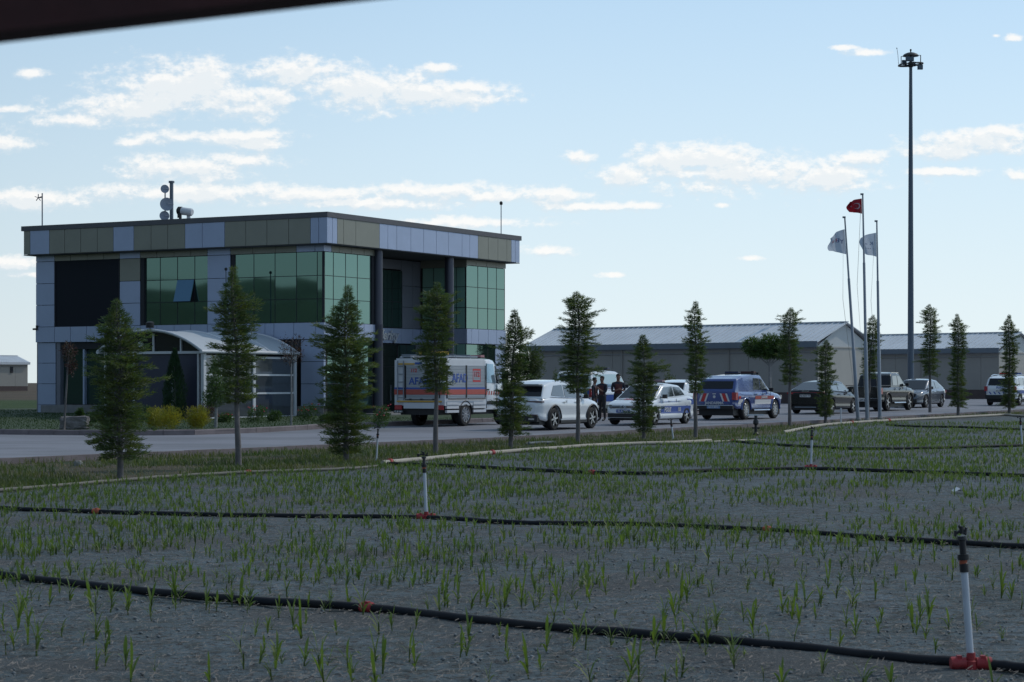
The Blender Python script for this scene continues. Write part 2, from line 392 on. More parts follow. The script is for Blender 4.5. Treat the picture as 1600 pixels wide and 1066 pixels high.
lawn_m = mat('lawn_soil', (.028,.05,.016), .95, 0, .25, 6)
sheet('road', ROAD, .10, asphalt)
sheet('lawn_soil', LAWN, .205, lawn_m)
# the kerbs, laid stone by stone
def kerb(name, pts, w, h0, h1, step=1.0, side=1, jit=.006):
    mb = MB(); r = random.Random(3)
    for (x0, y0), (x1, y1) in zip(pts, pts[1:]):
        a = Vector((x0, y0, 0)); b = Vector((x1, y1, 0)); d = (b-a); L = d.length; d.normalize(); nn = Vector((-d.y, d.x, 0))*side
        k = max(1, round(L/step))
        for i in range(k):
            p = a+d*(L*i/k+.006); q = a+d*(L*(i+1)/k-.006); dz = r.uniform(-jit, jit); dn = nn*r.uniform(-jit, jit)
            vs = []
            for pt in (p, q):
                for s, z in ((0, h0), (w, h0), (w, h1), (.02, h1), (0, h1-.025)):
                    c = pt+nn*s+dn; vs.append((c.x, c.y, G(c.y)+z+dz))
            mb.add(vs, [(0,1,2,3,4),(9,8,7,6,5),(0,5,6,1),(1,6,7,2),(2,7,8,3),(3,8,9,4),(4,9,5,0)])
    return tag(mb.build(name, kerbm), kind='structure')
kerb('near_kerb', [(near_x(y), y) for y in (20, 43.3, 60, 130, 230)], .18, -.25, .125, 1.0, -1)
kerb('lawn_kerb', LAWN_EDGE, .16, -.1, .26, .8, 1)

# ------------------------------------------------------------------ ground cover
def blade_cloud(name, pts, h, w, m, lean=.5, parent=None, per=1):
    # pts: (n,3); each blade one bent quad strip of two quads
    n_ = len(pts); a = NR.random(n_)*2*PI; hh = h*(.5+NR.random(n_)); ww = w*(.6+.8*NR.random(n_)); ln = hh*lean*(NR.random(n_)*1.6)
    dx = np.cos(a); dy = np.sin(a); px_ = -dy; py_ = dx
    v = np.zeros((n_, 5, 3))
    for k, (t, wd) in enumerate(((0, 1), (.55, .8))):
        for s, sg in enumerate((-1, 1)):
            v[:, k*2+s, 0] = pts[:,0]+dx*ln*t*t+px_*sg*ww*wd/2; v[:, k*2+s, 1] = pts[:,1]+dy*ln*t*t+py_*sg*ww*wd/2; v[:, k*2+s, 2] = pts[:,2]+hh*t
    v[:,4,0] = pts[:,0]+dx*ln; v[:,4,1] = pts[:,1]+dy*ln; v[:,4,2] = pts[:,2]+hh*.92
    b = np.arange(n_)[:,None]*5
    tri = np.concatenate([b+np.array([[0,1,3]]), b+np.array([[0,3,2]]), b+np.array([[2,3,4]])], 0)
    return np_mesh(name, v, tri, m, parent)
grass_g = mat('verge_grass', (.058,.095,.025), .6, 0, .35, 1.2, trans=.35, hue=(.09,.10,.035))
grass_d = mat('dry_grass', (.19,.155,.10), .8, 0, .3, 3, trans=.2)
lawn_g = mat('lawn_grass', (.024,.055,.010), .9, 0, .3, 2, trans=.15, spec=.1)
corn_m = mat('corn_leaf', (.105,.155,.032), .55, 0, .3, 3, trans=.45, hue=(.062,.105,.03))
straw_m = mat('straw_litter', (.17,.15,.13), .8, 0, .35, 8)
def gz(x, y): return G(y)
def scatter_verge(n_, seed, thr, inv=False, ymax=110):
    r = np.random.default_rng(seed); out = []
    y = 30+r.random(n_*3)**1.4*(ymax-30); half = y*.262; x = (r.random(n_*3)*2-1)*half
    hyv = np.interp(x, hx, hy); nxv = NEAR_A.x+(y-NEAR_A.y)*NEAR_D.x/NEAR_D.y
    nv = vnoise(x, y, 1.3, 21)*.6+vnoise(x, y, .35, 22)*.4
    ok = (y > hyv+.1) & (x > nxv+.22) & ((nv < thr) if inv else (nv > thr))
    x, y = x[ok][:n_], y[ok][:n_]
    return np.stack([x, y, 0.0062*np.clip(y-60, 0, 70)-.005], -1)
tag(blade_cloud('verge_grass', scatter_verge(75000, 5, .44), .12, .016, grass_g, .7), kind='stuff')
tag(blade_cloud('dry_verge_grass', scatter_verge(16000, 6, .52, True), .06, .010, grass_d, 1.6), kind='stuff')
def lawn_pts(n_):
    r = np.random.default_rng(9); x = -34+r.random(n_)*44; y = 61+r.random(n_)*36
    ok = np.array([inpoly(a, b, LAWN) for a, b in zip(x, y)]); x, y = x[ok], y[ok]
    return np.stack([x, y, 0.0062*np.clip(y-60, 0, 70)+.2], -1)
lp = lawn_pts(90000)
rel = lp[:, :2]-np.array([-7.37, 82.8]); lx = rel[:,0]*.8725-rel[:,1]*.4886; ly = rel[:,0]*.4886+rel[:,1]*.8725
lp = lp[~((lx > -15.7) & (ly > .3))]; lp = lp[:, :]
tag(blade_cloud('lawn_grass', lp, .045, .014, lawn_g, .6), kind='stuff')
# straw and stubble lying on the soil
def straw(n_, seed, y0, y1, pw):
    r = np.random.default_rng(seed); y = y0+r.random(n_)**pw*(y1-y0); x = (r.random(n_)*2-1)*y*.262
    ok = y < np.interp(x, hx, hy); x, y = x[ok], y[ok]; k = len(x)
    a = r.random(k)*PI; L = .010+.030*r.random(k)**2; w = .0012+.0014*r.random(k); tilt = (r.random(k)-.3)*.5
    z = .016+r.random(k)*.01+0.0062*np.clip(y-60, 0, 70)
    dx, dy = np.cos(a)*L, np.sin(a)*L; ex, ey = -np.sin(a)*w, np.cos(a)*w; dz = tilt*L
    v = np.stack([np.stack([x-dx-ex, y-dy-ey, z-dz], -1), np.stack([x+dx-ex, y+dy-ey, z+dz], -1), np.stack([x+dx+ex, y+dy+ey, z+dz+w], -1), np.stack([x-dx+ex, y-dy+ey, z-dz+w], -1)], 1)
    return v, np.arange(k*4).reshape(-1, 4)
v, q = straw(26000, 31, 11, 34, 1.25)
tag(np_mesh('straw_litter', v, q, straw_m), kind='stuff')

# clods of dry soil
def clods(n_, seed):
    r = np.random.default_rng(seed); y = 11+r.random(n_)**1.3*26; x = (r.random(n_)*2-1)*y*.262
    keep = vnoise(x, y, .8, 61)*.6+vnoise(x, y, .25, 62)*.4 > .42; x, y = x[keep], y[keep]; k = len(x)
    s = .004+.015*r.random(k)**3; a = r.random(k)*PI; O = np.array([[1,0,0],[0,1,0],[-1,0,0],[0,-1,0],[0,0,1],[0,0,-1]])*1.0
    v = np.zeros((k, 6, 3))
    for j in range(6):
        f = s*(.6+.8*r.random(k)); v[:,j,0] = x+(O[j,0]*np.cos(a)-O[j,1]*np.sin(a))*f+s*.2*(r.random(k)-.5); v[:,j,1] = y+(O[j,0]*np.sin(a)+O[j,1]*np.cos(a))*f; v[:,j,2] = .008+O[j,2]*f*.7
    T = np.array([[0,1,4],[1,2,4],[2,3,4],[3,0,4],[1,0,5],[2,1,5],[3,2,5],[0,3,5]])
    return v, (np.arange(k)[:,None,None]*6+T[None]).reshape(-1, 3)
v, q = clods(9000, 71)
tag(np_mesh('soil_clods', v, q, mat('dry_clod', (.17,.19,.20), .95, 0, .35, 3, spec=.2)), kind='stuff')

# ------------------------------------------------------------------ corn seedlings
def seedling(seed, segs=4, nl=5):
    r = random.Random(seed); vs = []; fs = []
    H = .17; a0 = r.random()*6.28
    for k in range(nl):
        a = a0+(k % 2)*PI+r.uniform(-.5, .5); L = r.uniform(.10, .17)*(1.0 if k else .7); base = H*.10*k; up = r.uniform(.9, 1.35) if k < nl-1 else 1.45
        w = r.uniform(.0055, .0095); p = Vector((0, 0, base)); droop = r.uniform(1.4, 3.0) if k < nl-2 else r.uniform(.3, .9)
        d = Vector((math.cos(a), math.sin(a), 0)); side = Vector((-d.y, d.x, 0)); b = len(vs)
        for i in range(segs+1):
            t = i/segs; ww = w*(.45+1.1*t*(1-t)*2.2) if i < segs else .0008
            vs += [p-side*ww+Vector((0, 0, ww*.4)), p+side*ww+Vector((0, 0, ww*.4))]
            e = up-droop*t*t; p = p+(d*math.cos(e)+Vector((0, 0, 1))*math.sin(e))*(L/segs)
            if i: fs.append((b+2*i-2, b+2*i-1, b+2*i+1, b+2*i))
    b = len(vs); hs = H*.5                    # the little stalk
    for z, rr in ((-.01, .006), (hs, .004)):
        for j in range(4): vs.append(Vector((rr*math.cos(j*PI/2), rr*math.sin(j*PI/2), z)))
    fs += [(b+j, b+(j+1) % 4, b+4+(j+1) % 4, b+4+j) for j in range(4)]
    return [tuple(p) for p in vs], fs
def corn_points():
    r = np.random.default_rng(17); n_ = 75000
    y = 11.3+r.random(n_)**.85*70; x = (r.random(n_)*2-1)*y*.262
    px = HX+F*x/y; py = HY+F*CH/y
    d = .20+.34*(y > 17.2)+.22*(y > 21)+.20*(y > 30)
    clump = vnoise(x, y, 1.2, 41)*.6+vnoise(x, y, .4, 42)*.4
    d = d*np.clip((clump-.25)*2.2, .05, 1.6)
    d = d*np.where((x > .8) & (y < 21) & (y > 15), .55, 1.0)*np.where((y > 17.5) & (y < 21.5) & (x < -.2), 2.0, 1)*np.where((x > 2.5) & (y > 24) & (y < 34), .45, 1)
    ok = (y < np.interp(x, hx, hy)-.35) & (r.random(n_) < d*1.15*np.clip(y/30, .55, 1.0))
    return x[ok], y[ok]
cx, cy = corn_points(); order = np.argsort(cy); cx, cy = cx[order], cy[order]
protos = []
for s in range(8):
    vs, fs = seedling(s*7+1, 4, 4+s % 3); me = bpy.data.meshes.new('corn_seedling'); me.from_pydata(vs, [], fs); me.materials.append(corn_m); protos.append((me, np.array(vs), fs))
NI = 298; rr = random.Random(5)
def csc(y): return rr.uniform(.38, 1.0)
for i in range(min(NI, len(cx))):
    o = bpy.data.objects.new('corn_seedling', protos[i % 8][0]); COL.objects.link(o)
    o.location = (cx[i], cy[i], G(cy[i])-.004); s = csc(cy[i])*(1.18 if cy[i] < 16.5 else 1); o.scale = (s, s, s*rr.uniform(.9, 1.25)); o.rotation_euler = (rr.uniform(-.15, .15), rr.uniform(-.15, .15), rr.random()*6.28)
    tag(o, 'single green corn seedling growing in bare grey soil nearest the camera', 'corn seedling', 'corn seedlings growing in the near field')
V = []; Q = []; b = 0
lo = []
for s in range(6):
    vs, fs = seedling(s*13+5, 2, 4); lo.append((np.array(vs), np.array(fs)))
for i in range(NI, len(cx)):
    P0, F0 = lo[i % 6]; a = rr.random()*6.28; s = csc(cy[i])*(1.0+min(.25, cy[i]/200)); c_, s_ = math.cos(a)*s, math.sin(a)*s
    s *= .78 if cy[i] < 24 else .62
    q = np.stack([P0[:,0]*c_-P0[:,1]*s_+cx[i], P0[:,0]*s_+P0[:,1]*c_+cy[i], P0[:,2]*s*1.05+G(cy[i])], -1)
    V.append(q); Q.append(F0+b); b += len(P0)
tag(np_mesh('corn_seedlings', np.concatenate(V), np.concatenate(Q), corn_m), kind='stuff')

# ------------------------------------------------------------------ irrigation lines
def smooth_path(pts, k=6):
    out = []
    n_ = len(pts)
    for i in range(n_-1):
        p0, p1, p2, p3 = pts[max(i-1,0)], pts[i], pts[i+1], pts[min(i+2,n_-1)]
        for j in range(k):
            t = j/k; out.append(.5*((2*p1)+(p2-p0)*t+(2*p0-5*p1+4*p2-p3)*t*t+(3*p1-p0-3*p2+p3)*t**3))
    out.append(pts[-1]); return out
def line(name, px, r, m, label, cat, joints=(), jm=None, wob=.006, group=None):
    P_ = smooth_path([at(x, y)+Vector((0, 0, r*.9)) for x, y in px]); q = random.Random(len(px)*7+1)
    P_ = [p+Vector((q.uniform(-wob, wob), q.uniform(-wob, wob), q.uniform(-.3, .6)*wob)) for p in P_]
    mb = MB().tube(P_, r, 10); o = mb.build(name, m, smooth=50); tag(o, label, cat, group)
    for jx, kind in joints:                   # couplings sit where the pipe lengths meet
        best = min(range(1, len(P_)-1), key=lambda i: abs(HX+F*P_[i].x/P_[i].y-jx)); p = P_[best]; t = (P_[best+1]-P_[best-1]).normalized()
        w = r*1.8; c = MB().tube([p-t*w, p-t*w*.75, p-t*w*.7, p-t*w*.2, p+t*w*.2, p+t*w*.7, p+t*w*.75, p+t*w], [r*1.15, r*1.2, r*1.4, r*1.15, r*1.15, r*1.4, r*1.2, r*1.15], 12)
        u = Vector((-t.y, t.x, 0))
        c.box((-.3*w,-r*.5,r*.9), (.3*w,r*.5,r*1.5), 0, frame(p, t, (0,0,1)))
        c.tube([p+u*r*1.4-t*w*.6, p+u*r*2.2, p+u*r*1.4+t*w*.6], r*.28, 6)
        c.build('coupling', redp if kind == 'r' else orangep, o, smooth=50)
    return o
gp = 'black irrigation pipes laid across the field'
line('irrigation_pipe', [(-60,893),(0,903),(150,921),(350,941),(575,956),(800,981),(1000,997),(1200,1014),(1400,1035),(1515,1043),(1600,1052),(1700,1062)], .032, pipe_b, 'thick black irrigation pipe nearest the camera with red tee at its right end', 'pipe', [(577,'r')], group=gp)
line('irrigation_pipe', [(-60,792),(0,797),(150,803),(400,809),(665,812),(800,820),(1000,823),(1200,832),(1400,846),(1600,858),(1700,862)], .030, pipe_b, 'second black irrigation pipe crossing the whole field behind the nearest one', 'pipe', [(160,'o'),(1203,'o')], group=gp)
line('irrigation_pipe', [(606,727),(700,730),(800,735),(925,741),(1020,742),(1100,738),(1267,735),(1400,739),(1600,746),(1700,749)], .036, pipe_b, 'third black irrigation pipe starting at the red coupling by the pale hose', 'pipe', [(925,'r')], group=gp)
line('irrigation_pipe', [(1130,690),(1190,695),(1250,699),(1340,703),(1450,702),(1600,698),(1700,696)], .038, pipe_b, 'far black irrigation pipe half hidden in dense green corn on the right', 'pipe', [(1150,'o')], group=gp)
line('irrigation_pipe', [(1385,665),(1430,668),(1500,669),(1600,673),(1700,675)], .04, pipe_b, 'farthest black irrigation pipe just below the hose at the right edge', 'pipe', group=gp)
line('supply_hose', [(598,727),(700,717),(800,708),(880,702),(960,697),(1060,694),(1110,691)], .05, hose_m, 'pale beige hose curving along the verge below the white cars', 'hose', [(612,'r'),(765,'r')], wob=.012, group='beige supply hoses')
line('supply_hose', [(1070,693),(1120,692),(1180,689.5)], .035, hose_m, 'short beige hose end lying beside the police car sprinkler', 'hose', group='beige supply hoses')
line('supply_hose', [(1225,678),(1260,671),(1290,666),(1340,662),(1400,658.5),(1480,654.5),(1540,651.5),(1570,650),(1600,652),(1660,654)], .055, hose_m, 'beige hose running past the flag poles to the right edge', 'hose', [(1335,'r'),(1385,'r')], wob=.012, group='beige supply hoses')
line('supply_hose', [(-60,774),(50,765),(200,752),(280,746),(370,741),(480,737),(540,734.5),(590,731)], .03, mat('dusty_hose', (.16,.15,.13), .9), 'dusty grey hose along the verge under the left trees', 'hose', [(380,'r')], wob=.012, group='beige supply hoses')
def sprinkler(base, top, label, rad=.019, tee=True, hd=1.0, split=.42):
    p = at(*base); s = F/p.y; h = (base[1]-top[1])/s; tx = (top[0]-base[0])/s
    t = empty('sprinkler_riser', p, 0, label, 'sprinkler', 'sprinkler risers in the field')
    hp = h*(1-split*.55) if tee else h*(1-split*.55); q = Vector((tx, 0, h)); d = q.normalized(); k = hp/h
    MB().tube([Vector((0,0,.03)), q*k], rad, 10).build('riser_pipe', pvc, t, smooth=50)
    m = MB(); a = q*k
    m.tube([a-d*.03, a+d*.02, a+d*.025, q*.90, q*.905, q*.93], [rad*1.25, rad*1.25, rad*.95, rad*.9, rad*1.5, rad*1.3], 10)
    m.tube([q*(k+.05), q*(k+.09)], rad*1.6, 8)
    hh = m.build('sprinkler_head', dark, t, smooth=50)
    arm = MB(); c = q*.945
    arm.tube([c+Vector((-.07*hd,0,.0)), c+Vector((-.03*hd,0,.015)), c+Vector((.05*hd,0,.0))], .010, 6)
    arm.tube([c, q], .014, 6); arm.tube([c+Vector((.03*hd,0,-.0)), q+Vector((.05*hd,0,-.01))], .009, 6); arm.box((c.x-.085*hd,-.012,c.z-.015), (c.x-.06*hd,.012,c.z+.02)); arm.tube([c+Vector((0,0,.02)), q+Vector((-.03*hd,0,.005))], .008, 6)
    arm.build('impact_arm', dark, hh)
    MB().tube([q*(k+.02)+Vector((-.004,0,0)), q*(k+.07)], rad*1.12, 8).build('orange_ring', orangep, t, smooth=50)
    if tee:
        c = MB(); c.tube([Vector((0,0,-.005)), Vector((0,0,.05)), Vector((0,0,.055)), Vector((0,0,.10))], [.040,.04,.028,.026], 12)
        for sx in (-1, 1):
            c.tube([Vector((sx*.03,0,.036)), Vector((sx*.08,0,.034)), Vector((sx*.085,0,.034)), Vector((sx*.12,0,.034))], [.036,.038,.043,.040], 12)
            c.box((sx*.07-.014,-.02,.06), (sx*.07+.014,.02,.083))
        c.build('tee_coupling', redp, t, smooth=50)
    return t
sprinkler((1517,1046),(1502,822), 'leaning white sprinkler riser with black head and red tee in right foreground', .0215, hd=.55, split=.52)
sprinkler((666,812),(662,706), 'white sprinkler riser with red base on the second pipe under the rescue truck', .021, split=.5)
sprinkler((588,722),(591,666), 'white sprinkler riser with black head beside the bushy left conifer', .02, False, split=.55)
sprinkler((1267,733),(1269,667), 'white sprinkler riser in green corn below the black saloon car', .021, split=.5)
sprinkler((1052,688),(1048,654), 'white sprinkler riser on verge below the police car side', .026, False, split=.6)
sprinkler((1597,696),(1594,650), 'white sprinkler riser at the far right edge of the field', .024, False, split=.5)
# stake and gun sprinkler on the verge
p = at(1314,664); t = MB().tube([(0,0,0),(0,0,.62)], .022, 8).tube([(0,0,.58),(0,0,.63)], .03, 8).build('marker_stake', pvc, None, smooth=50, loc=p); tag(t, 'slim white stake standing in front of the black saloon car', 'stake')
p = at(1181,680); t = empty('gun_sprinkler', p, 0, 'squat black gun sprinkler with pale plate on top below the blue pickup', 'sprinkler')
MB().lathe([(.10,0),(.10,.05),(.05,.10),(.045,.32),(.09,.36),(.09,.44),(.05,.50),(.05,.62)], 10).box((-.12,-.02,.2),(.12,.02,.25)).build('gun_body', dark, t, smooth=40)
MB().box((-.25,-.05,.62),(.26,.05,.66)).box((-.28,-.02,.60),(-.2,.02,.64)).build('top_plate', pvc, t)
# small things lying about
def debris(name, px, py, mk, m, label, cat): 
    o = mk(MB()).build(name, m, None, loc=at(px, py)); o.rotation_euler = (0, 0, (px*7 % 60)/60.0); tag(o, label, cat); return o
debris('plastic_scrap', 1495, 770, lambda b: b.add([(-.09,-.05,.01),(.02,-.07,.06),(.10,.0,.02),(.03,.06,.07),(-.07,.05,.03),(0,0,.09)], [(0,1,5),(1,2,5),(2,3,5),(3,4,5),(4,0,5),(0,4,3,2,1)]), mat('white_plastic', (.6,.62,.65), .5), 'crumpled white plastic scrap on soil at the right of the field', 'litter')
def rock(b, s=(.2,.12,.1), seed=1):
    r = random.Random(seed); bm = bmesh.new(); bmesh.ops.create_icosphere(bm, subdivisions=2, radius=1)
    for v_ in bm.verts: v_.co = Vector((v_.co.x*s[0], v_.co.y*s[1], max(-.02, v_.co.z*s[2])))*(1+r.uniform(-.14,.14))
    vs = [v_.co.copy() for v_ in bm.verts]; fs = [tuple(x.index for x in f.verts) for f in bm.faces]; bm.free(); return b.add(vs, fs)
stone = mat('pale_stone', (.20,.20,.19), .9, 0, .2, 8)
debris('stone', 122, 728, lambda b: rock(b, (.11,.09,.12), 2), stone, 'small grey stone on the grass beside the left conifer', 'stone')
debris('wood_piece', 768, 688, lambda b: b.box((-.28,-.07,0),(.28,.05,.05)).box((-.1,-.1,.05),(.12,.02,.09)), mat('weathered_wood', (.22,.21,.17), .9, 0, .3, 9), 'pale weathered plank lying on the grass under the rescue truck front', 'plank')
debris('stone', 722, 690, lambda b: rock(b, (.14,.1,.07), 5), stone, 'flat grey stone on the verge beside the plank', 'stone')
debris('pipe_offcut', 848, 695, lambda b: b.tube([(-.65,0,.05),(-.1,.03,.06),(.55,-.02,.05)], .04, 8).tube([(-.6,.14,.04),(.6,.1,.05)], .03, 8), mat('grey_scrap', (.13,.15,.17), .7), 'grey pipe offcuts lying on the verge below the white car', 'scrap pipe')
debris('stone', 918, 692, lambda b: rock(b, (.1,.08,.06), 6), stone, 'small stone right of the tree in front of the white car', 'stone')
debris('brick_piece', 386, 676.5, lambda b: b.box((-.16,-.06,0),(.02,.06,.07)).box((.03,-.05,0),(.14,.05,.05)), mat('dull_brick', (.12,.06,.05), .9), 'broken brick lying on the paving by the lawn kerb', 'brick')
debris('plastic_bag', 287, 673.5, lambda b: rock(b, (.2,.1,.12), 8), mat('white_bag', (.62,.66,.68), .5), 'small white bag on the kerb in front of the golden bushes', 'litter')
# near rail of the enclosure the photograph was taken through
rl = empty('fence_rail', (-.33, 2.0, 0), 0, 'dark reddish steel rail crossing the upper left corner close to the camera', 'fence rail')
M_ = Matrix.Translation((.157, 0, 2.0687+.031)) @ Matrix.Rotation(-math.atan(.1156), 4, 'Y')
bb = MB().box((-2.4,-.03,-.03),(1.9,.03,.03),0,M_); bb.build('rail', rust, rl)
MB().box((-2.4,-.035,0),(-2.34,.035,1.85)).build('post', rust, rl); MB().box((2.0,-.035,0),(2.06,.035,2.4)).build('post', rust, rl)
# ------------------------------------------------------------------ the office building
BX, BY = -7.37, 82.8; CA, SA = .8725, .4886
BR = -math.atan2(SA, CA)
def fx(px, yl):
    k = (px-HX)/F; return (k*(BY+CA*yl)-BX-SA*yl)/(CA+SA*k)
def fy(px, xl):
    k = (px-HX)/F; return (k*(BY-SA*xl)-BX-CA*xl)/(SA-CA*k)
def hz(py, xl, yl): return CH+(HY-py)/F*(BY-SA*xl+CA*yl)
bld = empty('office_building', (BX, BY, 0), BR, 'two storey office building with silver and bronze panels and green mirrored glass', 'building')
E = .5; XL = -15.55; YR = fy(790, -E)
Z0, ZP, ZL0, ZL1, ZS0, ZS1, ZC, ZT = .2, .74, 3.45, 4.13, 6.98, 7.27, 8.31, 8.52
LG0, LG1 = fy(587, -E), fy(729.5, -E); LD = 2.45               # entrance loggia
# dark core behind the cladding
b = MB(); t_ = .34
b.box((XL+t_, E+t_, Z0), (-E-LD-t_, YR-t_, ZS1)); b.box((-E-LD-t_+.001, E+t_, Z0), (-E-t_, LG0-t_, ZS1)); b.box((-E-LD-t_+.001, LG1+.09, Z0), (-E-t_, YR-t_, ZS1))
b.build('inner_wall', gap, bld)
MB().box((fx(56,E)+.015, E+.052, Z0), (XL+.12, YR-.01, ZS1)).box((XL+.13, YR-.12, Z0), (-E-.1, YR-.02, ZS1)).build('end_wall', darkpanel, bld)
MB().box((XL+.13, E+.056, ZL0-.3), (-E-.056, E+.33, ZL1-.01)).box((XL+.13, E+.056, ZS0+.01), (-E-.056, E+.33, ZS1)).box((XL+.13,E+.09,Z0),(fx(87,E),E+.33,ZL0-.31)).box((fx(470,E),E+.095,Z0),(-E-.056,E+.33,ZL0-.31)).box((fx(187,E),E+.056,ZL1),(fx(219,E),E+.33,ZS0)).box((fx(324,E),E+.056,ZL1),(fx(360,E),E+.33,ZS0)).box((XL+.13,E+.056,ZL1),(fx(85,E),E+.33,ZS0)).build('backing_wall', gap, bld)
b = MB().box((XL-.35, .15, ZS1), (-.15, YR+.35, ZT-.12)); b.build('parapet_core', gap, bld)
MB().box((-16.1, -.03, ZC), (.03, YR+.58, ZT)).build('coping', coping, bld)
MB().box((-16.0, .03, ZS1-.03), (-.03, YR+.5, ZS1)).build('soffit', soffit, bld)
cl = MB()
def pan(face, s0, s1, z0, z1, mi, plane, th=.05, g=.011, jit=True):
    if s1 < s0: s0, s1 = s1, s0
    if face == 'F': cl.box((s0+g, plane, z0+g), (s1-g, plane+th, z1-g), mi)
    else: cl.box((plane-th, s0+g, z0+g), (plane, s1-g, z1-g), mi)
def rowF(pxs, z0, z1, cols, plane, **k):
    for (a, c), m_ in zip(zip(pxs, pxs[1:]), cols): pan('F', fx(a, plane), fx(c, plane), z0, z1, 'sb'.index(m_), plane, **k)
def rowR(pxs, z0, z1, cols, plane, **k):
    for (a, c), m_ in zip(zip(pxs, pxs[1:]), cols): pan('R', fy(a, plane), fy(c, plane), z0, z1, 'sb'.index(m_), plane, **k)
# parapet panels
rowF([37,47,77,101,126,152,177,209,236,262,289,316,351,384,417,451,485,498,511], ZS1, ZC, 'bsbbbbsbbbssbbbbss', 0.0)
rowR([511,519.5,527,537,556,593,606,620,642,662,682,701,722,734,747,763,778,792,799,805.5,812], ZS1, ZC, 'ssbbb'+'sssssssss'+'bbbb'+'ss', 0.0)
cl.build('parapet_cladding', [silver, beige], bld); cl = MB()
# front face, strip / windows level / ledge
rowF([56,85,110,136,162,187,219,245,272,298,324,360,395,430,463,492,506], ZS0, ZS1, 'sbbbbsbbbbsbbbsss'[:16], E)
for z0, z1, c in ((6.02,6.98,'s'),(5.08,6.02,'s'),(4.13,5.08,'s')):
    rowF([56,85], z0, z1, 's', E); rowF([187,219], z0, z1, 'b' if z0 > 6 else 's', E); rowF([324,360], z0, z1, 's', E)
rowF([55.5,85,110,135,160,187,219,245,272,298,324,353,383,414,428,459,493,506], ZL0, ZL1, 's'*17, E-.05, th=.1)
# front face, ground storey
for z0, z1 in ((ZP,1.65),(1.65,2.55),(2.55,ZL0-.005)):
    rowF([59,87], z0, z1, 's', E+.04)
    rowF([470,506], z0, z1, 's', E+.04)
    rowR([506,509], z0, z1, 's', -E-.04)
rowF([59,87], Z0, ZP, 's', E+.02); 
cl.build('front_cladding', [silver, beige], bld); cl = MB()
# right face
def part_(): 
    global cl
    cl.build('side_cladding', [silver, beige], bld); cl = MB()
rowR([506,518,530,549,569,587.5], ZS0, ZS1, 'sbbbb', -E); part_()
rowR([506,518,530,549,569,587.5], ZL0, ZL1, 'sssss', -E+.05, th=.1); part_()
rowR([729.5,744,760,775,790.5], ZS0, ZS1, 'bbbb', -E); part_()
rowR([729.5,737,748,763,776,790.5], ZL0, ZL1, 'sssss', -E+.05, th=.1); part_()
for z0, z1 in ((ZP,1.65),(1.65,2.55),(2.55,ZL0-.005)): rowR([774,790], z0, z1, 's', -E-.04)
part_()
# loggia: dark panels on its back and return walls
cl = MB(); XB = -E-LD
for z0, z1 in ((.25,1.3),(1.3,2.4),(2.4,3.45),(3.45,4.13),(4.13,5.1),(5.1,6.05),(6.05,7.2)):
    for a, c in ((627,645),(645,662),(662,690),(690,700)):
        if z1 <= 3.45 and a == 627: continue
        if z0 < 4 and z1 > 4: pass
        pan('R', fy(a, XB), min(fy(c, XB), LG1), z0, z1, 1 if 3.4 < z0 < 4 else 0, XB)
    if 3.4 < z0 < 4: pan('R', LG0, fy(627, XB), z0, z1, 1, XB)
pan('R', LG0, fy(627, XB), 6.75, 7.2, 0, XB)
cl.box((-E-LD, LG0-.02, .25), (-E-.02, LG0+.03, 7.2), 0)
for z0, z1 in ((.25,1.3),(1.3,2.4),(2.4,3.45)): cl.box((-E-LD+.02, LG1, z0+.01), (-E-1.2, LG1+.05, z1-.01), 0)
cl.box((-E-LD+.02, LG1-.02, ZL0+.01), (-E-.01, LG1+.05, ZL1-.01), 1); cl.box((-E-LD+.02, LG1-.02, 6.9), (-E-.01, LG1+.05, ZS1-.01), 2); cl.build('loggia_wall', [darkpanel, silver, beige], bld)
MB().box((XL+.02, E+.06, Z0), (-E-.07, E+.09, ZP)).box((XL+.1, E+.0, Z0), (fx(200, E), E+.058, ZP-.02)).build('plinth', concrete, bld)
# curtain-wall windows: dark frame, mirrored panes each a hair out of true
wr = random.Random(4)
def window(face, cols, zr, plane, recess=.06, m=glassg, reveal=True, name='window', skip=(), reverse=False):
    S = [fx(c, plane) if face == 'F' else fy(c, plane) for c in cols] if cols[0] > 20 else cols
    fr = MB(); d0, d1 = plane, 0
    def B(mb, s0, s1, z0, z1, p0, p1):
        if face == 'F': mb.box((s0, p0, z0), (s1, p1, z1))
        else: mb.box((plane-(p1-plane), s0, z0), (plane-(p0-plane), s1, z1))
    B(fr, S[0], S[-1], zr[0], zr[-1], plane+recess+.03, plane+recess+.07)
    for s in (S if not reveal else S[:]): B(fr, s-.012, s+.012, zr[0]+.001, zr[-1]-.001, plane+recess-.004, plane+recess+.029)
    for z in zr: B(fr, S[0]+.001, S[-1]-.001, max(zr[0], z-.012), min(zr[-1], z+.012), plane+recess-.006, plane+recess+.028)
    f = fr.build(name, gap, bld)
    g = MB()
    for i, (a, c) in enumerate(zip(S, S[1:])):
        for j, (z0, z1) in enumerate(zip(zr, zr[1:])):
            if (i, j) in skip: continue
            e = [wr.uniform(-.0012, .0012) for _ in range(3)]; g_ = .013
            vs = []
            for (s, z) in ((a+g_, z0+g_), (c-g_, z0+g_), (c-g_, z1-g_), (a+g_, z1-g_)):
                q = recess+.006+e[0]*(1 if s == a+g_ else -1)+e[1]*(1 if z == z0+g_ else -1)
                vs.append((s, plane+q, z) if face == 'F' else (plane-q, s, z))
            for v_ in list(vs): vs.append((v_[0], v_[1]+.012, v_[2]) if face == 'F' else (v_[0]-.012, v_[1], v_[2]))
            g.add(vs, [(0,1,2,3),(7,6,5,4),(0,4,5,1),(1,5,6,2),(2,6,7,3),(3,7,4,0)])
    g.build('glass', m, f); return f
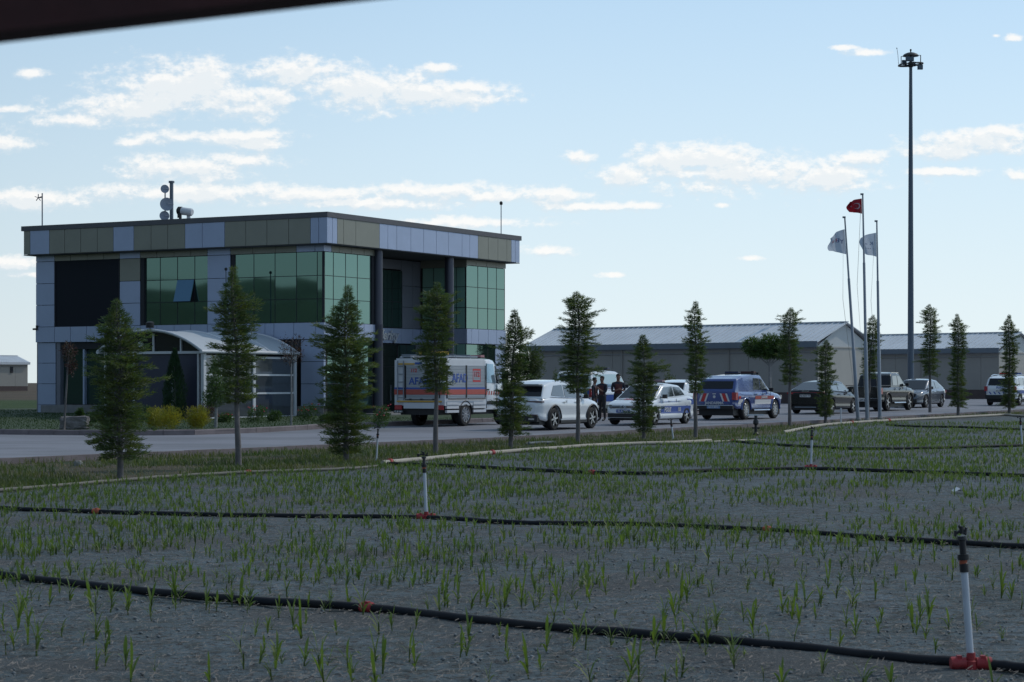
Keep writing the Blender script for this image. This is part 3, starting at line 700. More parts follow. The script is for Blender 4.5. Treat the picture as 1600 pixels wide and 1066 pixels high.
ZR = [ZL1, 5.08, 6.02, ZS0]
w1 = window('F', [225,248,275,302,324], ZR, E, .1, skip=((2,1),))
MB().box((fx(219,E)+.01, E+.01, ZL1), (fx(225,E)-.01, E+.1, ZS0)).build('reveal', gap, w1)
a, c = fx(275,E)+.02, fx(302,E)-.02      # the sash pushed open at the bottom
s_ = MB(); M_ = Matrix.Translation((0, E+.09, 6.0)) @ Matrix.Rotation(math.radians(-17), 4, 'X'); s_.box((a,-.02,-.95),(c,.02,0),0,M_)
os_ = s_.build('open_sash', mat('blue_sash_glass', (.11,.20,.27), .06, .8), w1)
sd_ = MB(); sd_.tube([(a,E+.1,5.1),(a,E-.2,5.1)], .012, 6).tube([(c,E+.1,5.1),(c,E-.2,5.1)], .012, 6).build('stay', dark, os_)
w2 = window('F', [367,396,429,462.5,495,505.5], ZR, E, .03)
MB().box((fx(361,E)+.01, E+.01, ZL1), (fx(367,E)-.01, E+.1, ZS0)).build('reveal', gap, w2)
window('R', [506.5,522,541,559.5,581], ZR, -E, .03)
MB().box((-E-.1, fy(581,-E)+.02, ZL1+.01), (-E-.0, fy(587,-E), ZS0-.01)).build('end_reveal', gap, bld)
window('R', [729.5,747.6,763,776.7,789.5], ZR, -E, .03)
LW = [-E-LD+.1, -E-1.75, -E-1.15, -E-.55, -E-.06]
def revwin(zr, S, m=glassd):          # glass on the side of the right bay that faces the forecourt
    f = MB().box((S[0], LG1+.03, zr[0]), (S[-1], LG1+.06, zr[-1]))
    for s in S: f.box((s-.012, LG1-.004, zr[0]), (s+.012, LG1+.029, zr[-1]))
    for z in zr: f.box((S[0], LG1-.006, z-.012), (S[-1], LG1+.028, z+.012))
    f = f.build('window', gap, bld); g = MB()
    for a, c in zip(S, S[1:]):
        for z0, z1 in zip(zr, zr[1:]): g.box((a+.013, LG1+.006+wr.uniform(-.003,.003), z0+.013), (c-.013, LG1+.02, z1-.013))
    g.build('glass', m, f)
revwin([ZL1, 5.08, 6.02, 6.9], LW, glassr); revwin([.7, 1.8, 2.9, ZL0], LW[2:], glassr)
window('R', [729.5,747.6,763,774], [.7, 1.65, 2.55, ZL0-.02], -E-.04, .03)
window('R', [509,522,541,559.5,582], [.7, 1.65, 2.55, ZL0-.02], -E-.04, .03)
window('R', [fy(597,XB)-1.2, fy(611,XB), fy(627,XB)-.02], [4.15, 5.3, 6.7], XB, -.055, glassd)
window('R', [fy(619,XB)+.05, fy(633,XB), fy(647,XB)], [2.72, 3.40], XB, -.075, glassg)
dr = window('R', [fy(597,XB)-1.3, fy(605,XB)-.4, fy(619,XB)], [.3, 2.4, 3.43], XB, -.055, mat('dark_door_glass', (.01,.013,.013), .1), name='entrance_door')
MB().tube([(XB+.12, fy(607,XB), .9), (XB+.12, fy(607,XB), 1.6)], .02, 8).build('handle', steel, dr)
sc_ = MB().box((fx(85.5,E), E+.02, ZL1-.03), (fx(186.5,E), E+.1, ZS0+.02)).build('dark_screen', louvre, bld)
fb = MB()
for s0, s1, z0, z1 in ((85.5,86.6,ZL1-.03,ZS0+.02),(185.4,186.5,ZL1-.03,ZS0+.02)): fb.box((fx(s0,E), E-.01, z0), (fx(s1,E), E+.02, z1))
fb.box((fx(86.6,E), E-.01, ZL1-.03),(fx(185.4,E), E+.02, ZL1)); fb.build('screen_frame', gap, sc_)
wl = window('F', [93,125,160,200], [ZP+.02, 3.40], E+.04, .22, glassd)
MB().box((fx(87,E), E+.05, ZP), (fx(93,E), E+.28, ZL0)).build('reveal', darkpanel, wl)
MB().box((fx(127,E), E+.1, ZP+.02), (fx(129.5,E), E+.25, 3.4)).build('mullion', silver, wl)
# columns, steps, lettering
for px, yl in ((590.5, None), (702, None)):
    y_ = fy(px, -E+.05); MB().lathe([(.21,.3),(.21,ZL1),(.212,ZL1+.01),(.2,ZL1+.02),(.2,ZS0+.26)], 24, 0, Matrix.Translation((-E+.05, y_, 0))).build('column', column_m, bld, smooth=40)
MB().box((-E-LD, LG0-1.0, .2), (.9, LG1+.5, .42)).box((.9, LG0-.6, .2), (1.3, LG1+.2, .31)).build('entrance_step', concrete, bld)
text('leriny', .62, mat('chrome_lettering', (.75,.75,.75), .25, .8), bld, frame((XB+.08, fy(606,XB), 3.80), (0,1,0), (1,0,0)), 'sign_lettering', .02, .35)
MB().tube([(XB+.08, fy(613,XB), 3.55), (XB+.08, fy(617,XB), 3.62), (XB+.08, fy(616,XB), 3.5)], .025, 6).build('sign_flourish', MATS['chrome_lettering'], bld)
# little camera on the left corner
cc = MB().box((XL-.28, E-.1, 4.0), (XL-.02, E-.02, 4.08)).box((XL-.12,E-.08,4.08),(XL-.02,E-.03,4.2)).build('wall_camera', dark, bld)
# ------------------------------------------------------------------ things on the roof
def onroof(px, y_loc):
    x = fx(px, y_loc); return Vector((BX+CA*x+SA*y_loc, BY-SA*x+CA*y_loc, ZT)), F/(BY-SA*x+CA*y_loc)
def rtop(py, s): return CH+(HY-py)/s-ZT
p, s = onroof(66, 1.2); h = rtop(302, s)
t = empty('weather_mast', p, 0, 'thin weather mast with small wind vane at left end of the office roof', 'weather mast'); t.location.z -= .2
MB().tube([(0,0,0),(0,0,h+.2)], .028, 8).build('pole', steel, t)
v_ = MB().tube([(0,0,h),(-.2,0,h)], .02, 6)
for k in range(5):
    a = k*2*PI/5; v_.box((-.012,0,-.02),(.012,.16,.05),0,Matrix.Translation((-.17,0,h)) @ Matrix.Rotation(a,4,'Y') @ Matrix.Rotation(PI/2,4,'X'))
v_.build('wind_vane', steel, t)
p, s = onroof(783, 12.5+2.0)
x = -0.8; y_ = fy(783, -.8); p = Vector((BX+CA*x+SA*y_, BY-SA*x+CA*y_, ZT-.2)); s = F/p.y; h = rtop(318, s)+.2
t = empty('roof_lamp_pole', p, 0, 'thin pole with small round head at right end of the office roof', 'pole')
MB().tube([(0,0,0),(0,0,h)], .022, 8).build('pole', greysteel, t); MB().lathe([(.02,-.08),(.07,-.05),(.075,.05),(.03,.1)], 12, 0, Matrix.Translation((0,0,h))).build('lamp_head', dark, t, smooth=60)
def dish(mb, c, r, n=20, d=Vector((.3,-1,.15))):
    M = Matrix.Translation(c) @ d.to_track_quat('Z','Y').to_matrix().to_4x4()
    prof = [(r*k/5, .22*r*(k/5)**2) for k in range(6)]; prof = [(max(.002,a), b_) for a, b_ in prof]
    mb.lathe(prof+[(r*.99, .22*r+.012), (r*.5, .06*r+.02), (.002, .02)], n, 0, M, caps=False)
    mb.tube([M @ Vector((r*.9,0,.2*r)), M @ Vector((0,0,r*.8))], .012, 5); mb.tube([M @ Vector((0,0,r*.7)), M @ Vector((0,0,r*.95))], .03, 6)
p, s = onroof(258, 4.0); t = empty('satellite_dish_mast', p, 0, 'mast with three round satellite dishes on the office roof', 'satellite dishes')
hm = rtop(296, s)
MB().tube([(0,0,-.1),(0,0,hm)], .03, 8).build('mast', steel, t)
for dx, py, r in ((0,296,.19),(.08,320,.30),(-.02,338,.22)):
    d_ = MB(); dish(d_, Vector((dx,-.1,rtop(py, s))), r); d_.build('dish', mat('grey_dish', (.24,.27,.33), .5, .2), t, smooth=40)
p, s = onroof(268, 4.6); t = MB().tube([(0,0,-.1),(0,0,rtop(286,s))], .085, 12).tube([(0,0,rtop(286,s)),(0,0,rtop(283,s))], .13, 12).build('chimney_pipe', steel, None, smooth=40, loc=p); tag(t, 'tall grey flue pipe standing beside the satellite dishes', 'flue pipe')
p, s = onroof(285, 4.0); t = empty('roof_water_heater', p, 0, 'small horizontal white cylinder with black end on the office roof', 'tank'); zc = rtop(330, s)
M_ = Matrix.Translation((0,0,zc)) @ Matrix.Rotation(PI/2+.15,4,'Y') @ Matrix.Rotation(.35,4,'X')
MB().lathe([(.14,-.05),(.17,-.02),(.17,.45),(.13,.5)], 18, 0, M_).build('cylinder', whitep, t, smooth=40)
MB().lathe([(.10,-.26),(.18,-.2),(.19,-.05),(.1,-.04)], 18, 0, M_).box((-.14,-.1,-.1),(-.04,.1,zc-.1)).box((-.2,-.14,zc-.3),(-.05,.0,zc-.1)).build('burner', dark, t, smooth=40)
MB().box((.2,-.08,-.1),(.35,.08,zc-.15)).build('stand', whitep, t)
p, s = onroof(241, 4.0); t = MB().box((-.06,-.06,-.1),(.06,.06,.12)).lathe([(.1,.12),(.1,.2),(.03,.25)],8).build('roof_vent', dark, None, loc=p); tag(t, 'tiny dark vent cap on the roof left of the dishes', 'vent')
# ------------------------------------------------------------------ glazed pavilion in front
pav = empty('glazed_pavilion', (BX, BY, 0), BR, 'white framed glazed pavilion with curved vault roof before the office', 'pavilion')
PX0, PX1, PY0, PY1 = -6.6, -1.75, -5.7, .38; PB = .22; PS = 2.9; PC = (PX0+PX1)/2; PH = .80
def arc(n_=16, ex=0.0, up=0.0):
    hw = (PX1-PX0)/2+ex; return [(PC+hw*math.sin(-PI/2+PI*i/n_)*1.0, PS+up+PH*(1-abs(math.sin(-PI/2+PI*i/n_))**2.1)) for i in range(n_+1)]
A_ = arc(20, .12); B_ = arc(20, .06, -.05)
rf = MB(); k = len(A_)
for y0, y1 in ((PY0-.25, PY1),):
    vs = [(x,y0,z) for x,z in A_]+[(x,y1,z) for x,z in A_]+[(x,y0,z) for x,z in B_]+[(x,y1,z) for x,z in B_]
    fs = []
    for i in range(k-1): fs += [(i,i+1,i+1+k,i+k),(2*k+i,3*k+i,3*k+i+1,2*k+i+1),(i,2*k+i,2*k+i+1,i+1),(i+k,i+1+k,3*k+i+1,3*k+i)]
    fs += [(0,k,3*k,2*k),(k-1,3*k-1,4*k-1,2*k-1)]
    rf.add(vs, fs)
rf.build('vault_roof', whitem, pav, smooth=60)
rb = MB()
for y_ in (PY0-.27, -3.6, -1.6, PY1-.1): rb.tube([(x, y_, z+.012) for x, z in A_], .045, 8)
rb.tube([(PX1+.1, PY0-.3, PS-.02), (PX1+.1, PY1, PS-.02)], .07, 8).tube([(PX0-.1, PY0-.3, PS-.02), (PX0-.1, PY1, PS-.02)], .07, 8)
rb.build('roof_rib', whitep, pav, smooth=50)
fr = MB(); w_ = .06
for y_ in (PY0, -2.55, PY1-.15): fr.box((PX1-.14, y_, PB), (PX1, y_+.16, PS-.08))
for z in (PS-.22, 2.0, 1.28, PB+.12): 
    for y0, y1 in ((PY0+.16,-2.55),(-2.39,PY1-.15)): fr.box((PX1-.10, y0, z-.035), (PX1-.03, y1, z+.035))
for x in (PX0, PC-.1-.9, PC+.9, PX1-.3): fr.box((x, PY0-.02, PB), (x+.06, PY0+.05, PS-.1))
fr.box((PX0, PY0-.04, PS-.1), (PX1-.14, PY0+.06, PS))
fr.box((PC-.03, PY0-.02, PS), (PC+.03, PY0+.05, PS+PH-.12)); fr.box((PC+1.3, PY0-.02, PS), (PC+1.36, PY0+.05, PS+PH-.3))
fr.build('frame', whitep, pav)
MB().box((PX1-.08, PY0+.2, PB+.05), (PX1-.06, PY1, PS-.15)).build('side_glass', clearglass, pav)
MB().box((PX0+.05, PY0+.055, PB), (PX1-.15, PY0+.08, PS-.1)).build('front_panel', navy, pav)
tp = MB(); T_ = arc(20, -.02, -.06); tp.prism([(x, z) for x, z in T_], .03, 0, Matrix(((1,0,0,0),(0,0,1,PY0+.06),(0,1,0,0),(0,0,0,1)))); tp.build('front_gable_glass', mat('gable_glass', (.015,.018,.022), .1), pav)
MB().box((PX0, PY0-.1, .15), (PX1+.25, PY1, PB)).build('base', concrete, pav)
MB().box((PX0+.2, PY1-.3, PB), (PX1-.3, PY1-.25, PS-.1)).box((PX0+.2, PY0+.4, PB), (PX0+.25, PY1-.4, PS-.2)).build('inner_screen', darkpanel, pav)
MB().lathe([(.09,0),(.11,.03),(.11,.1),(.02,.12)],14,0,frame((PC-.55,PY0-.03,PS+.28),(1,0,0),(0,-1,0))).build('round_lamp', whitep, pav)
fl = empty('flood_lamp', (BX+CA*PC+SA*(PY0-.2), BY-SA*PC+CA*(PY0-.2), PS+PH-.05), 0, 'small black flood lamp on top of the pavilion arch', 'lamp')
MB().tube([(0,0,0),(0,0,.2)], .02, 6).build('bracket', dark, fl); MB().lathe([(.06,-.1),(.15,-.06),(.16,.08),(.08,.13)],12,0,Matrix.Translation((0,0,.27))).box((-.14,-.12,.15),(.14,.12,.22)).build('lamp_housing', dark, fl, smooth=40)
# slim post that shows beside the second tree
x, y_ = fx(353, -1.0), -1.0; p = Vector((BX+CA*x+SA*y_, BY-SA*x+CA*y_, .3)); s = F/p.y
t = empty('slim_lamp_post', p, 0, 'slim dark post with small ball head between the two large office windows', 'lamp post'); hh = CH+(HY-421)/s-.3
MB().tube([(0,0,0),(0,0,hh)], [.035,.022], 8).build('pole', steel, t); MB().lathe([(.02,-.06),(.06,-.02),(.06,.04),(.02,.07)],10,0,Matrix.Translation((0,0,hh))).build('lamp_head', dark, t)

# ------------------------------------------------------------------ farm sheds behind
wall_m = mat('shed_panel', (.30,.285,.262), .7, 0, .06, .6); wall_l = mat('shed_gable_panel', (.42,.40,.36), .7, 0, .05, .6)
brick_m = mat('brown_plinth', (.085,.062,.060), .9, 0, .1, 3)
roof_m = mat('metal_roof_sheet', (.60,.63,.66), .45, .1, .08, .7); roof_r = mat('roof_seam', (.62,.64,.66), .4, .1); fascia_m = mat('blue_grey_fascia', (.135,.165,.20), .5, .2, .05, 1)
def shed(name, corner, rz, L, label, w=5.3, eave=3.62, rise=1.17, wall=wall_m, gable=wall_l, fascia=fascia_m, dark_strip=True, base_h=.68):
    t = empty(name, (corner[0], corner[1], G(corner[1])+.08), rz, label, 'shed', 'low farm sheds'); xr, xl = 0.0, -L
    MB().box((xl, 0, 0), (xr, w, base_h)).build('plinth', brick_m, t)
    b_ = MB(); xx = xl; k = 0
    while xx < xr-.01:                                       # wall sheets with shadow joints
        x1 = min(xr, xx+3.6); b_.box((xx+.012, .04, base_h), (x1-.012, .12, eave-.42)); xx = x1
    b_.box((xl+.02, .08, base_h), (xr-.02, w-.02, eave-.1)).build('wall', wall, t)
    MB().box((xl, .02, eave-.42), (xr, .12, eave-.30)).tube([(xl+.1,-.02,eave-.62),(xr-.1,-.02,eave-.60)], .025, 6, 0).build('cable_tray', mat('pale_conduit', (.30,.31,.32), .6) if 'pale_conduit' not in MATS else MATS['pale_conduit'], t)
    for q in (.35, .72):
        MB().tube([(xl+L*q, -.03, eave-.3), (xl+L*q, -.03, base_h+.1)], .035, 6).build('downpipe', wall, t)
    MB().box((xl-.25, -.33, eave-.32), (xr+.25, -.25, eave+.03)).box((xl-.25,-.25,eave-.32),(xr+.25,.1,eave-.28)).build('gutter', fascia, t)
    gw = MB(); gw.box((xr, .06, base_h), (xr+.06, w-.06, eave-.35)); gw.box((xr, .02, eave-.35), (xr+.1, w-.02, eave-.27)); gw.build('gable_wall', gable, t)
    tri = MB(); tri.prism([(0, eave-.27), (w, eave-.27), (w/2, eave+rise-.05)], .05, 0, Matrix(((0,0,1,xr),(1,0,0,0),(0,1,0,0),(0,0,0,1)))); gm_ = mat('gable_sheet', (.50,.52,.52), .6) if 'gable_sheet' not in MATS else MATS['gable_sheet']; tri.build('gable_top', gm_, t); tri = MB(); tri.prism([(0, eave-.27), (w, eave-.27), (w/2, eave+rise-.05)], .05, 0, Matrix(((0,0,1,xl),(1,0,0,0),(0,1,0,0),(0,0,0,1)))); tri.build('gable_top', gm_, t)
    r_ = MB(); sl = math.hypot(w/2+.3, rise); ang = math.atan2(rise+.0, w/2+.3)
    r_.add([(xl-.3,-.3,eave),(xr+.3,-.3,eave),(xr+.3,w/2,eave+rise),(xl-.3,w/2,eave+rise),(xl-.3,w+.3,eave),(xr+.3,w+.3,eave),
            (xl-.3,-.3,eave-.05),(xr+.3,-.3,eave-.05),(xr+.3,w/2,eave+rise-.05),(xl-.3,w/2,eave+rise-.05),(xl-.3,w+.3,eave-.05),(xr+.3,w+.3,eave-.05)],
           [(0,1,2,3),(3,2,5,4),(6,9,8,7),(9,10,11,8),(0,6,7,1),(4,5,11,10),(0,3,9,6),(3,4,10,9),(1,7,8,2),(2,8,11,5)])
    rf_ = r_.build('roof', roof_m, t)
    rb_ = MB(); x = xl-.28; k = 0
    while x < xr+.3:                                         # standing ribs of the sheeting
        wd = .05 if k % 6 else .09; M = Matrix.Translation((x, -.3, eave)) @ Matrix.Rotation(ang, 4, 'X'); rb_.box((-wd/2, 0, 0), (wd/2, sl, .045), 1 if k % 12 == 0 else 0, M); x += .42; k += 1
    M = Matrix.Translation((0, w/2, eave+rise)); rb_.box((xl-.3,-.12,0),(xr+.3,.12,.06),0,M)
    rb_.build('roof_rib', [roof_m, roof_r], rf_)
    return t
ra = -math.atan2(.7003, .7138)
shed('farm_shed', (17.6,120), ra, 23, 'long grey farm shed with ribbed metal roof nearest the office building')
shed('farm_shed', (34.4,147), ra, 23, 'grey farm shed behind the tall light mast, second in the row')
shed('farm_shed', (51.2,174), ra, 23, 'grey farm shed at the right edge behind the white patrol car')
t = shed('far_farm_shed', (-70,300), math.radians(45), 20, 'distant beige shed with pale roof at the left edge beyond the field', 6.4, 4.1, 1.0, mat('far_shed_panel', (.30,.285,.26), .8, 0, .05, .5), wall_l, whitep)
for x in (-2.6, -5.1):
    MB().box((x-.25,-.06,2.6),(x+.2,.03,3.5)).build('vent', gap, t)
# ------------------------------------------------------------------ vehicles
VH = math.atan2(CA, SA)                     # heading of the parked row (away, to the right)
FD = Vector((SA, CA, 0)); RD = Vector((CA, -SA, 0))     # forward and right of a car that heads away
def wheel(root, x, y, r, side, style='alloy', wd=.21):
    M = Matrix.Translation((x, y, r)) @ Matrix.Rotation(PI/2, 4, 'X')      # axis along y; local z = -y
    tw = MB().lathe([(r*.66,-wd/2),(r*.90,-wd/2),(r*.985,-wd/2+.03),(r,-wd/2+.06),(r,wd/2-.06),(r*.985,wd/2-.03),(r*.90,wd/2),(r*.66,wd/2)], 28, 0, M, caps=False).build('wheel', rubber, root, smooth=35)
    k = -1 if side > 0 else 1               # outer face along local z
    rm = MB(); rm.lathe([(.01, k*(wd/2-.07)),(r*.66, k*(wd/2-.05)),(r*.69, k*(wd/2-.01)),(r*.66, k*(wd/2+.003)),(r*.63, k*(wd/2-.03))], 28, 0 if style != 'steel' else 1, M, caps=False)
    n_ = 5 if style == 'alloy' else 10
    if style == 'swirl': n_ = 6
    for i in range(n_):
        a = 2*PI*i/n_; bw = .034 if style == 'alloy' else .028
        R_ = M @ Matrix.Rotation(a, 4, 'Z'); sk = .35 if style == 'swirl' else 0
        z0, z1 = k*(wd/2-.045), k*(wd/2-.008)
        pts = [(.04,-bw),(r*.64,-bw*.8+sk*.12),(r*.64,bw*.8+sk*.12),(.04,bw)]
        rm.prism(pts, z1-z0, 1, R_ @ Matrix.Translation((0,0,z0)))
    rm.lathe([(.055,k*(wd/2-.04)),(.05,k*(wd/2+.0)),(.005,k*(wd/2+.002))], 14, 1, M, caps=False)
    rm.build('rim', [rimd, rimm], tw, smooth=35); return tw
def section_mesh(stations):
    vs = [p for st in stations for p in st]; n_ = len(stations[0]); fs = []
    for i in range(len(stations)-1):
        for k in range(n_-1):
            a = i*n_+k; fs.append((a, a+1, a+1+n_, a+n_))
    fs.append(tuple(range(n_))); fs.append(tuple(range((len(stations)-1)*n_, len(stations)*n_)))
    return vs, fs
def car(name, label, cat, L, Wd, H, pos, heading, paint, deck, roof, axles, r, bot, wfac=None, belt=None, style='alloy', roofw=.76, side_win=(), lowtrim=True, group='vehicles parked along the road'):
    t = empty(name, pos, heading, label, cat, group)
    global KP
    KP = (lerp(bot, 0), lerp(deck, 0))
    hw = Wd/2; wf = wfac or [(-L/2,.72),(-L/2+.06,.84),(-L/2+.22,.94),(-L/2+.6,1),(L/2-1.0,1),(L/2-.4,.93),(L/2-.12,.80),(L/2,.62)]
    xsx = sorted(set([round(-L/2+L*i/70, 4) for i in range(71)]+[a+d for a in axles for d in (-r-.05, r+.05)]))
    st = []
    for x in xsx:
        w = hw*lerp(wf, x); zt = lerp(deck, x); zb = lerp(bot, x)
        half = [(0, zt+.02), (.5*w, zt+.015), (.80*w, zt-.0), (.90*w, zt-.03), (.955*w, zt-.08*(zt-zb)/.75), (.985*w, zt-.15*(zt-zb)/.75), (1.0*w, zb+.72*(zt-zb)), (.986*w, zb+.55*(zt-zb)), (.968*w, zb+.36*(zt-zb)), (.972*w, zb+.20*(zt-zb)), (.985*w, zb+.10*(zt-zb)), (.955*w, zb+.03*(zt-zb)), (.90*w, zb)]
        az = 0
        for a in axles:
            R_ = r+.055
            if abs(x-a) < R_: az = max(az, r+math.sqrt(R_*R_-(x-a)**2))
        half = [(y, z if i < 4 else max(z, min(az, zt-.05-.0*i))) for i, (y, z) in enumerate(half)]
        st.append([(x, -y, z) for y, z in half[::-1]]+[(x, y, z) for y, z in half[1:]])
    vs, fs = section_mesh(st); body = MB().add(vs, fs).build('body', paint, t, smooth=38)
    # dark floor and arch liners
    u = MB().box((-L/2+.15, -hw*.80, .17), (L/2-.2, hw*.80, .55))
    u.build('underbody', dark, t)
    # greenhouse
    bz = lambda x: (belt(x) if callable(belt) else lerp(belt or deck, x))-.015
    zr_ = max(z for _, z in roof); wb = hw*.90; wr_ = hw*roofw
    wy = lambda z, x: wb+(wr_-wb)*min(1, max(0, (z-bz(x))/(zr_-bz(0))))
    xa, xd = roof[0][0], roof[-1][0]; gs = []
    gx_ = sorted(set([xa+(xd-xa)*i/40 for i in range(41)]+[p[0] for p in roof]))
    for x in gx_:
        zt = lerp(roof, x); b_ = bz(x); zt = max(zt, b_+.002); y1 = wy(zt, x); cr_ = .035*max(0, min(1, (zt-zr_+.10)/.08)); e = min(.05, (zt-b_)*.2)
        half = [(0, zt+cr_), (.55*y1, zt+cr_*.8), (y1-e*1.3, zt+cr_*.2), (y1-e*.3, zt-e*.5), (wy(zt-e*1.5, x), zt-e*1.5), (wb, b_-.03)]
        gs.append([(x, -y, z) for y, z in half[::-1]]+[(x, y, z) for y, z in half[1:]])
    vs, fs = section_mesh(gs); cab = MB().add(vs, fs).build('roof', paint, t, smooth=45)
    # side glazing
    for poly in side_win:
        for sy in (-1, 1):
            vs = [(x, sy*(wy(z, x)+.008), z) for x, z in poly]; n_ = len(vs); vs += [(x, y-sy*.012, z) for x, y, z in vs]
            MB().add(vs, [tuple(range(n_)), tuple(range(2*n_-1, n_-1, -1))]+[(i,(i+1)%n_,(i+1)%n_+n_,i+n_) for i in range(n_)]).build('side_window', sglass, t)
    def slope_glass(p0, p1, m_, nm, in0=.06, in1=.07):
        (x0, z0), (x1, z1) = p0, p1; d = Vector((x1-x0, 0, z1-z0)); nrm = Vector((-d.z, 0, d.x)).normalized()
        if nrm.z < 0: nrm = -nrm
        a = Vector((x0, 0, z0))+d*in0; b_ = Vector((x0, 0, z0))+d*(1-in0); q0, q1 = wy(a.z, a.x)-in1, wy(b_.z, b_.x)-in1
        vs = [(a.x,-q0,a.z),(a.x,q0,a.z),(b_.x,q1,b_.z),(b_.x,-q1,b_.z)]; up = nrm*.045
        vs2 = [tuple(Vector(v_)+nrm*.012) for v_ in vs]; vs1 = [tuple(Vector(v_)-nrm*.02) for v_ in vs]
        MB().add(vs2+vs1, [(0,1,2,3),(7,6,5,4),(0,4,5,1),(1,5,6,2),(2,6,7,3),(3,7,4,0)]).build(nm, m_, t)
    t['_'] = 0; del t['_']
    for a in axles:
        for sy in (-1, 1): wheel(t, a, sy*(hw-.12), r, sy, style)
    return t, body, cab, wy, slope_glass
def plate(root, x, z, nrm, s, w=.50, bg=plate_w, fg=dark, y0=0.0):
    p = MB().box((x-.008, y0-w/2, z-.055), (x+.008, y0+w/2, z+.055)).build('number_plate', bg, root)
    text(s, .10, fg, p, frame((x+nrm*.010, y0, z), (0, -nrm*-1 if False else (1 if nrm > 0 else -1), 0), (nrm, 0, 0)), 'plate_text', .001)
def mirror(root, x, y, z, m_, s=1):
    for sy in (-1, 1): MB().tube([(x, sy*(y-.06), z-.02), (x+.01, sy*(y+.05), z+.01)], .02, 6).box((x-.05, sy*(y+.03), z-.04), (x+.05, sy*(y+.19), z+.10)).build('door_mirror', m_, root)
def lightbar(root, x, z, w=1.1, ms=(blue_v, red_v)):
    f = MB().box((x-.13, -w/2, z), (x+.13, w/2, z+.035)).build('light_bar', dark, root)
    for sy, m_ in ((-1, ms[0]), (1, ms[1])): MB().box((x-.11, sy*.06, z+.035), (x+.11, sy*w/2, z+.10)).build('beacon', m_, f)
KP = None
SP = [(0,.90),(.03,.955),(.10,.985),(.20,.972),(.36,.968),(.55,.986),(.72,1.0),(1,1.0)]
def ky(z): return 1.0 if KP is None else lerp(SP, (z-KP[0])/(KP[1]-KP[0]))
def band(root, name, x0, x1, z0, z1, y, m_, both=True, skew=0.0, z2=None):
    zs_ = [z0+(z1-z0)*i/4 for i in range(5)]
    for sy in ((-1, 1) if both else (-1,)):
        mb = MB()
        for za, zb_ in zip(zs_, zs_[1:]):
            ka = (za-z0)/(z1-z0)*skew; kb = (zb_-z0)/(z1-z0)*skew; vs = [(x0+ka, sy*y*ky(za), za), (x1+ka, sy*y*ky(za), za), (x1+kb, sy*y*ky(zb_), zb_), (x0+kb, sy*y*ky(zb_), zb_)]; vs += [(a, b_*.985, c) for a, b_, c in vs]
            mb.add(vs, [(0,1,2,3),(7,6,5,4),(0,4,5,1),(1,5,6,2),(2,6,7,3),(3,7,4,0)])
        mb.build(name, m_, root)
def side_text(root, s, size, x, z, y, m_, sy=-1, shear=0.0, name='side_lettering'):
    text(s, size, m_, root, frame((x, sy*(y*ky(z)+(0 if KP is None else .003)), z), (1 if sy < 0 else -1, 0, 0), (0, sy, 0 if KP is None else -.12)), name, .006, shear)
def rear_text(root, s, size, y, z, x, m_, name='rear_lettering'):
    text(s, size, m_, root, frame((x, y, z), (0, -1, 0), (-1, 0, 0)), name, .003)
def mid(px, D, xw, hw, sgn=1, off=.1):       # centre of a car whose camera-side wheel at local xw is seen at column px, distance D
    p = Vector(((px-HX)/F*D, D, 0)); c = p-FD*(xw*sgn)-RD*(hw-.1); c.z = G(c.y)+off+.003; return c
def door_lines(root, xs_, z0, z1, y, m_=gap):
    for x in xs_:
        for sy in (-1, 1): MB().tube([(x, sy*(y-.004)*ky(z0+(z1-z0)*i/8), z0+(z1-z0)*i/8) for i in range(9)], .008, 5).build('door_gap', m_, root)
def handles(root, xs_, z, y, m_):
    for x in xs_:
        for sy in (-1, 1): MB().box((x-.09, sy*(y-.02), z-.014), (x+.09, sy*(y+.028), z+.014)).build('door_handle', m_, root)

redl2 = mat('smoked_lamp', (.06,.012,.018), .2, 0, coat=.5)
# --- white crossover
L, Wd, H = 4.50, 1.86, 1.60
c, body, cab, wy, sg = car('parked_car', 'white crossover with dark rear window and swirl alloy wheels seen from behind', 'car', L, Wd, H, mid(864, 67.6, -1.33, .93), VH, pw,
    [(-2.25,.86),(-2.19,1.0),(-2.0,1.06),(-1.6,1.08),(.9,1.02),(1.3,1.0),(1.75,.93),(2.05,.82),(2.2,.68),(2.25,.58)],
    [(-2.08,1.04),(-1.74,1.47),(-1.3,1.56),(-.5,1.60),(.2,1.56),(1.22,1.0)], (-1.35, 1.35), .36,
    [(-2.25,.45),(-2.1,.33),(-1.6,.25),(1.6,.25),(2.1,.26),(2.25,.34)], style='swirl', roofw=.74,
    side_win=[[(-1.45,1.12),(-.55,1.08),(-.55,1.47),(-1.15,1.44)],[(-.48,1.08),(.32,1.05),(.32,1.44),(-.48,1.47)],[(.38,1.05),(1.0,1.04),(.42,1.40)]])
sg((-2.08,1.04),(-1.74,1.47), cglass, 'rear_window', .12, .05); sg((1.22,1.0),(.2,1.56), cglass, 'windscreen')
for sy in (-1, 1):
    MB().box((-2.235, sy*.34, .905), (-2.13, sy*.80, .945)).box((-2.16, sy*.76, .90), (-2.0, sy*.872, .94)).build('tail_lamp', redl2, c)
    MB().box((-2.285, sy*.38, .48), (-2.2, sy*.74, .51)).build('reflector', redl2, c)
    MB().box((-2.30, sy*.45, .335), (-2.22, sy*.66, .39)).build('exhaust_tip', chrome, c)
    MB().box((1.95, sy*.45, .68), (2.17, sy*.74, .76)).build('headlamp', clearl, c)
MB().box((-2.285,-.76,.28), (-2.1,.76,.47)).box((-2.26,-.5,.24),(-2.1,.5,.30)).build('rear_diffuser', dark, c)
MB().box((-2.0,-.66,1.475), (-1.70,.66,1.50)).build('roof_spoiler', pw, c); plate(c, -2.27, .66, -1, '42 DS 70')
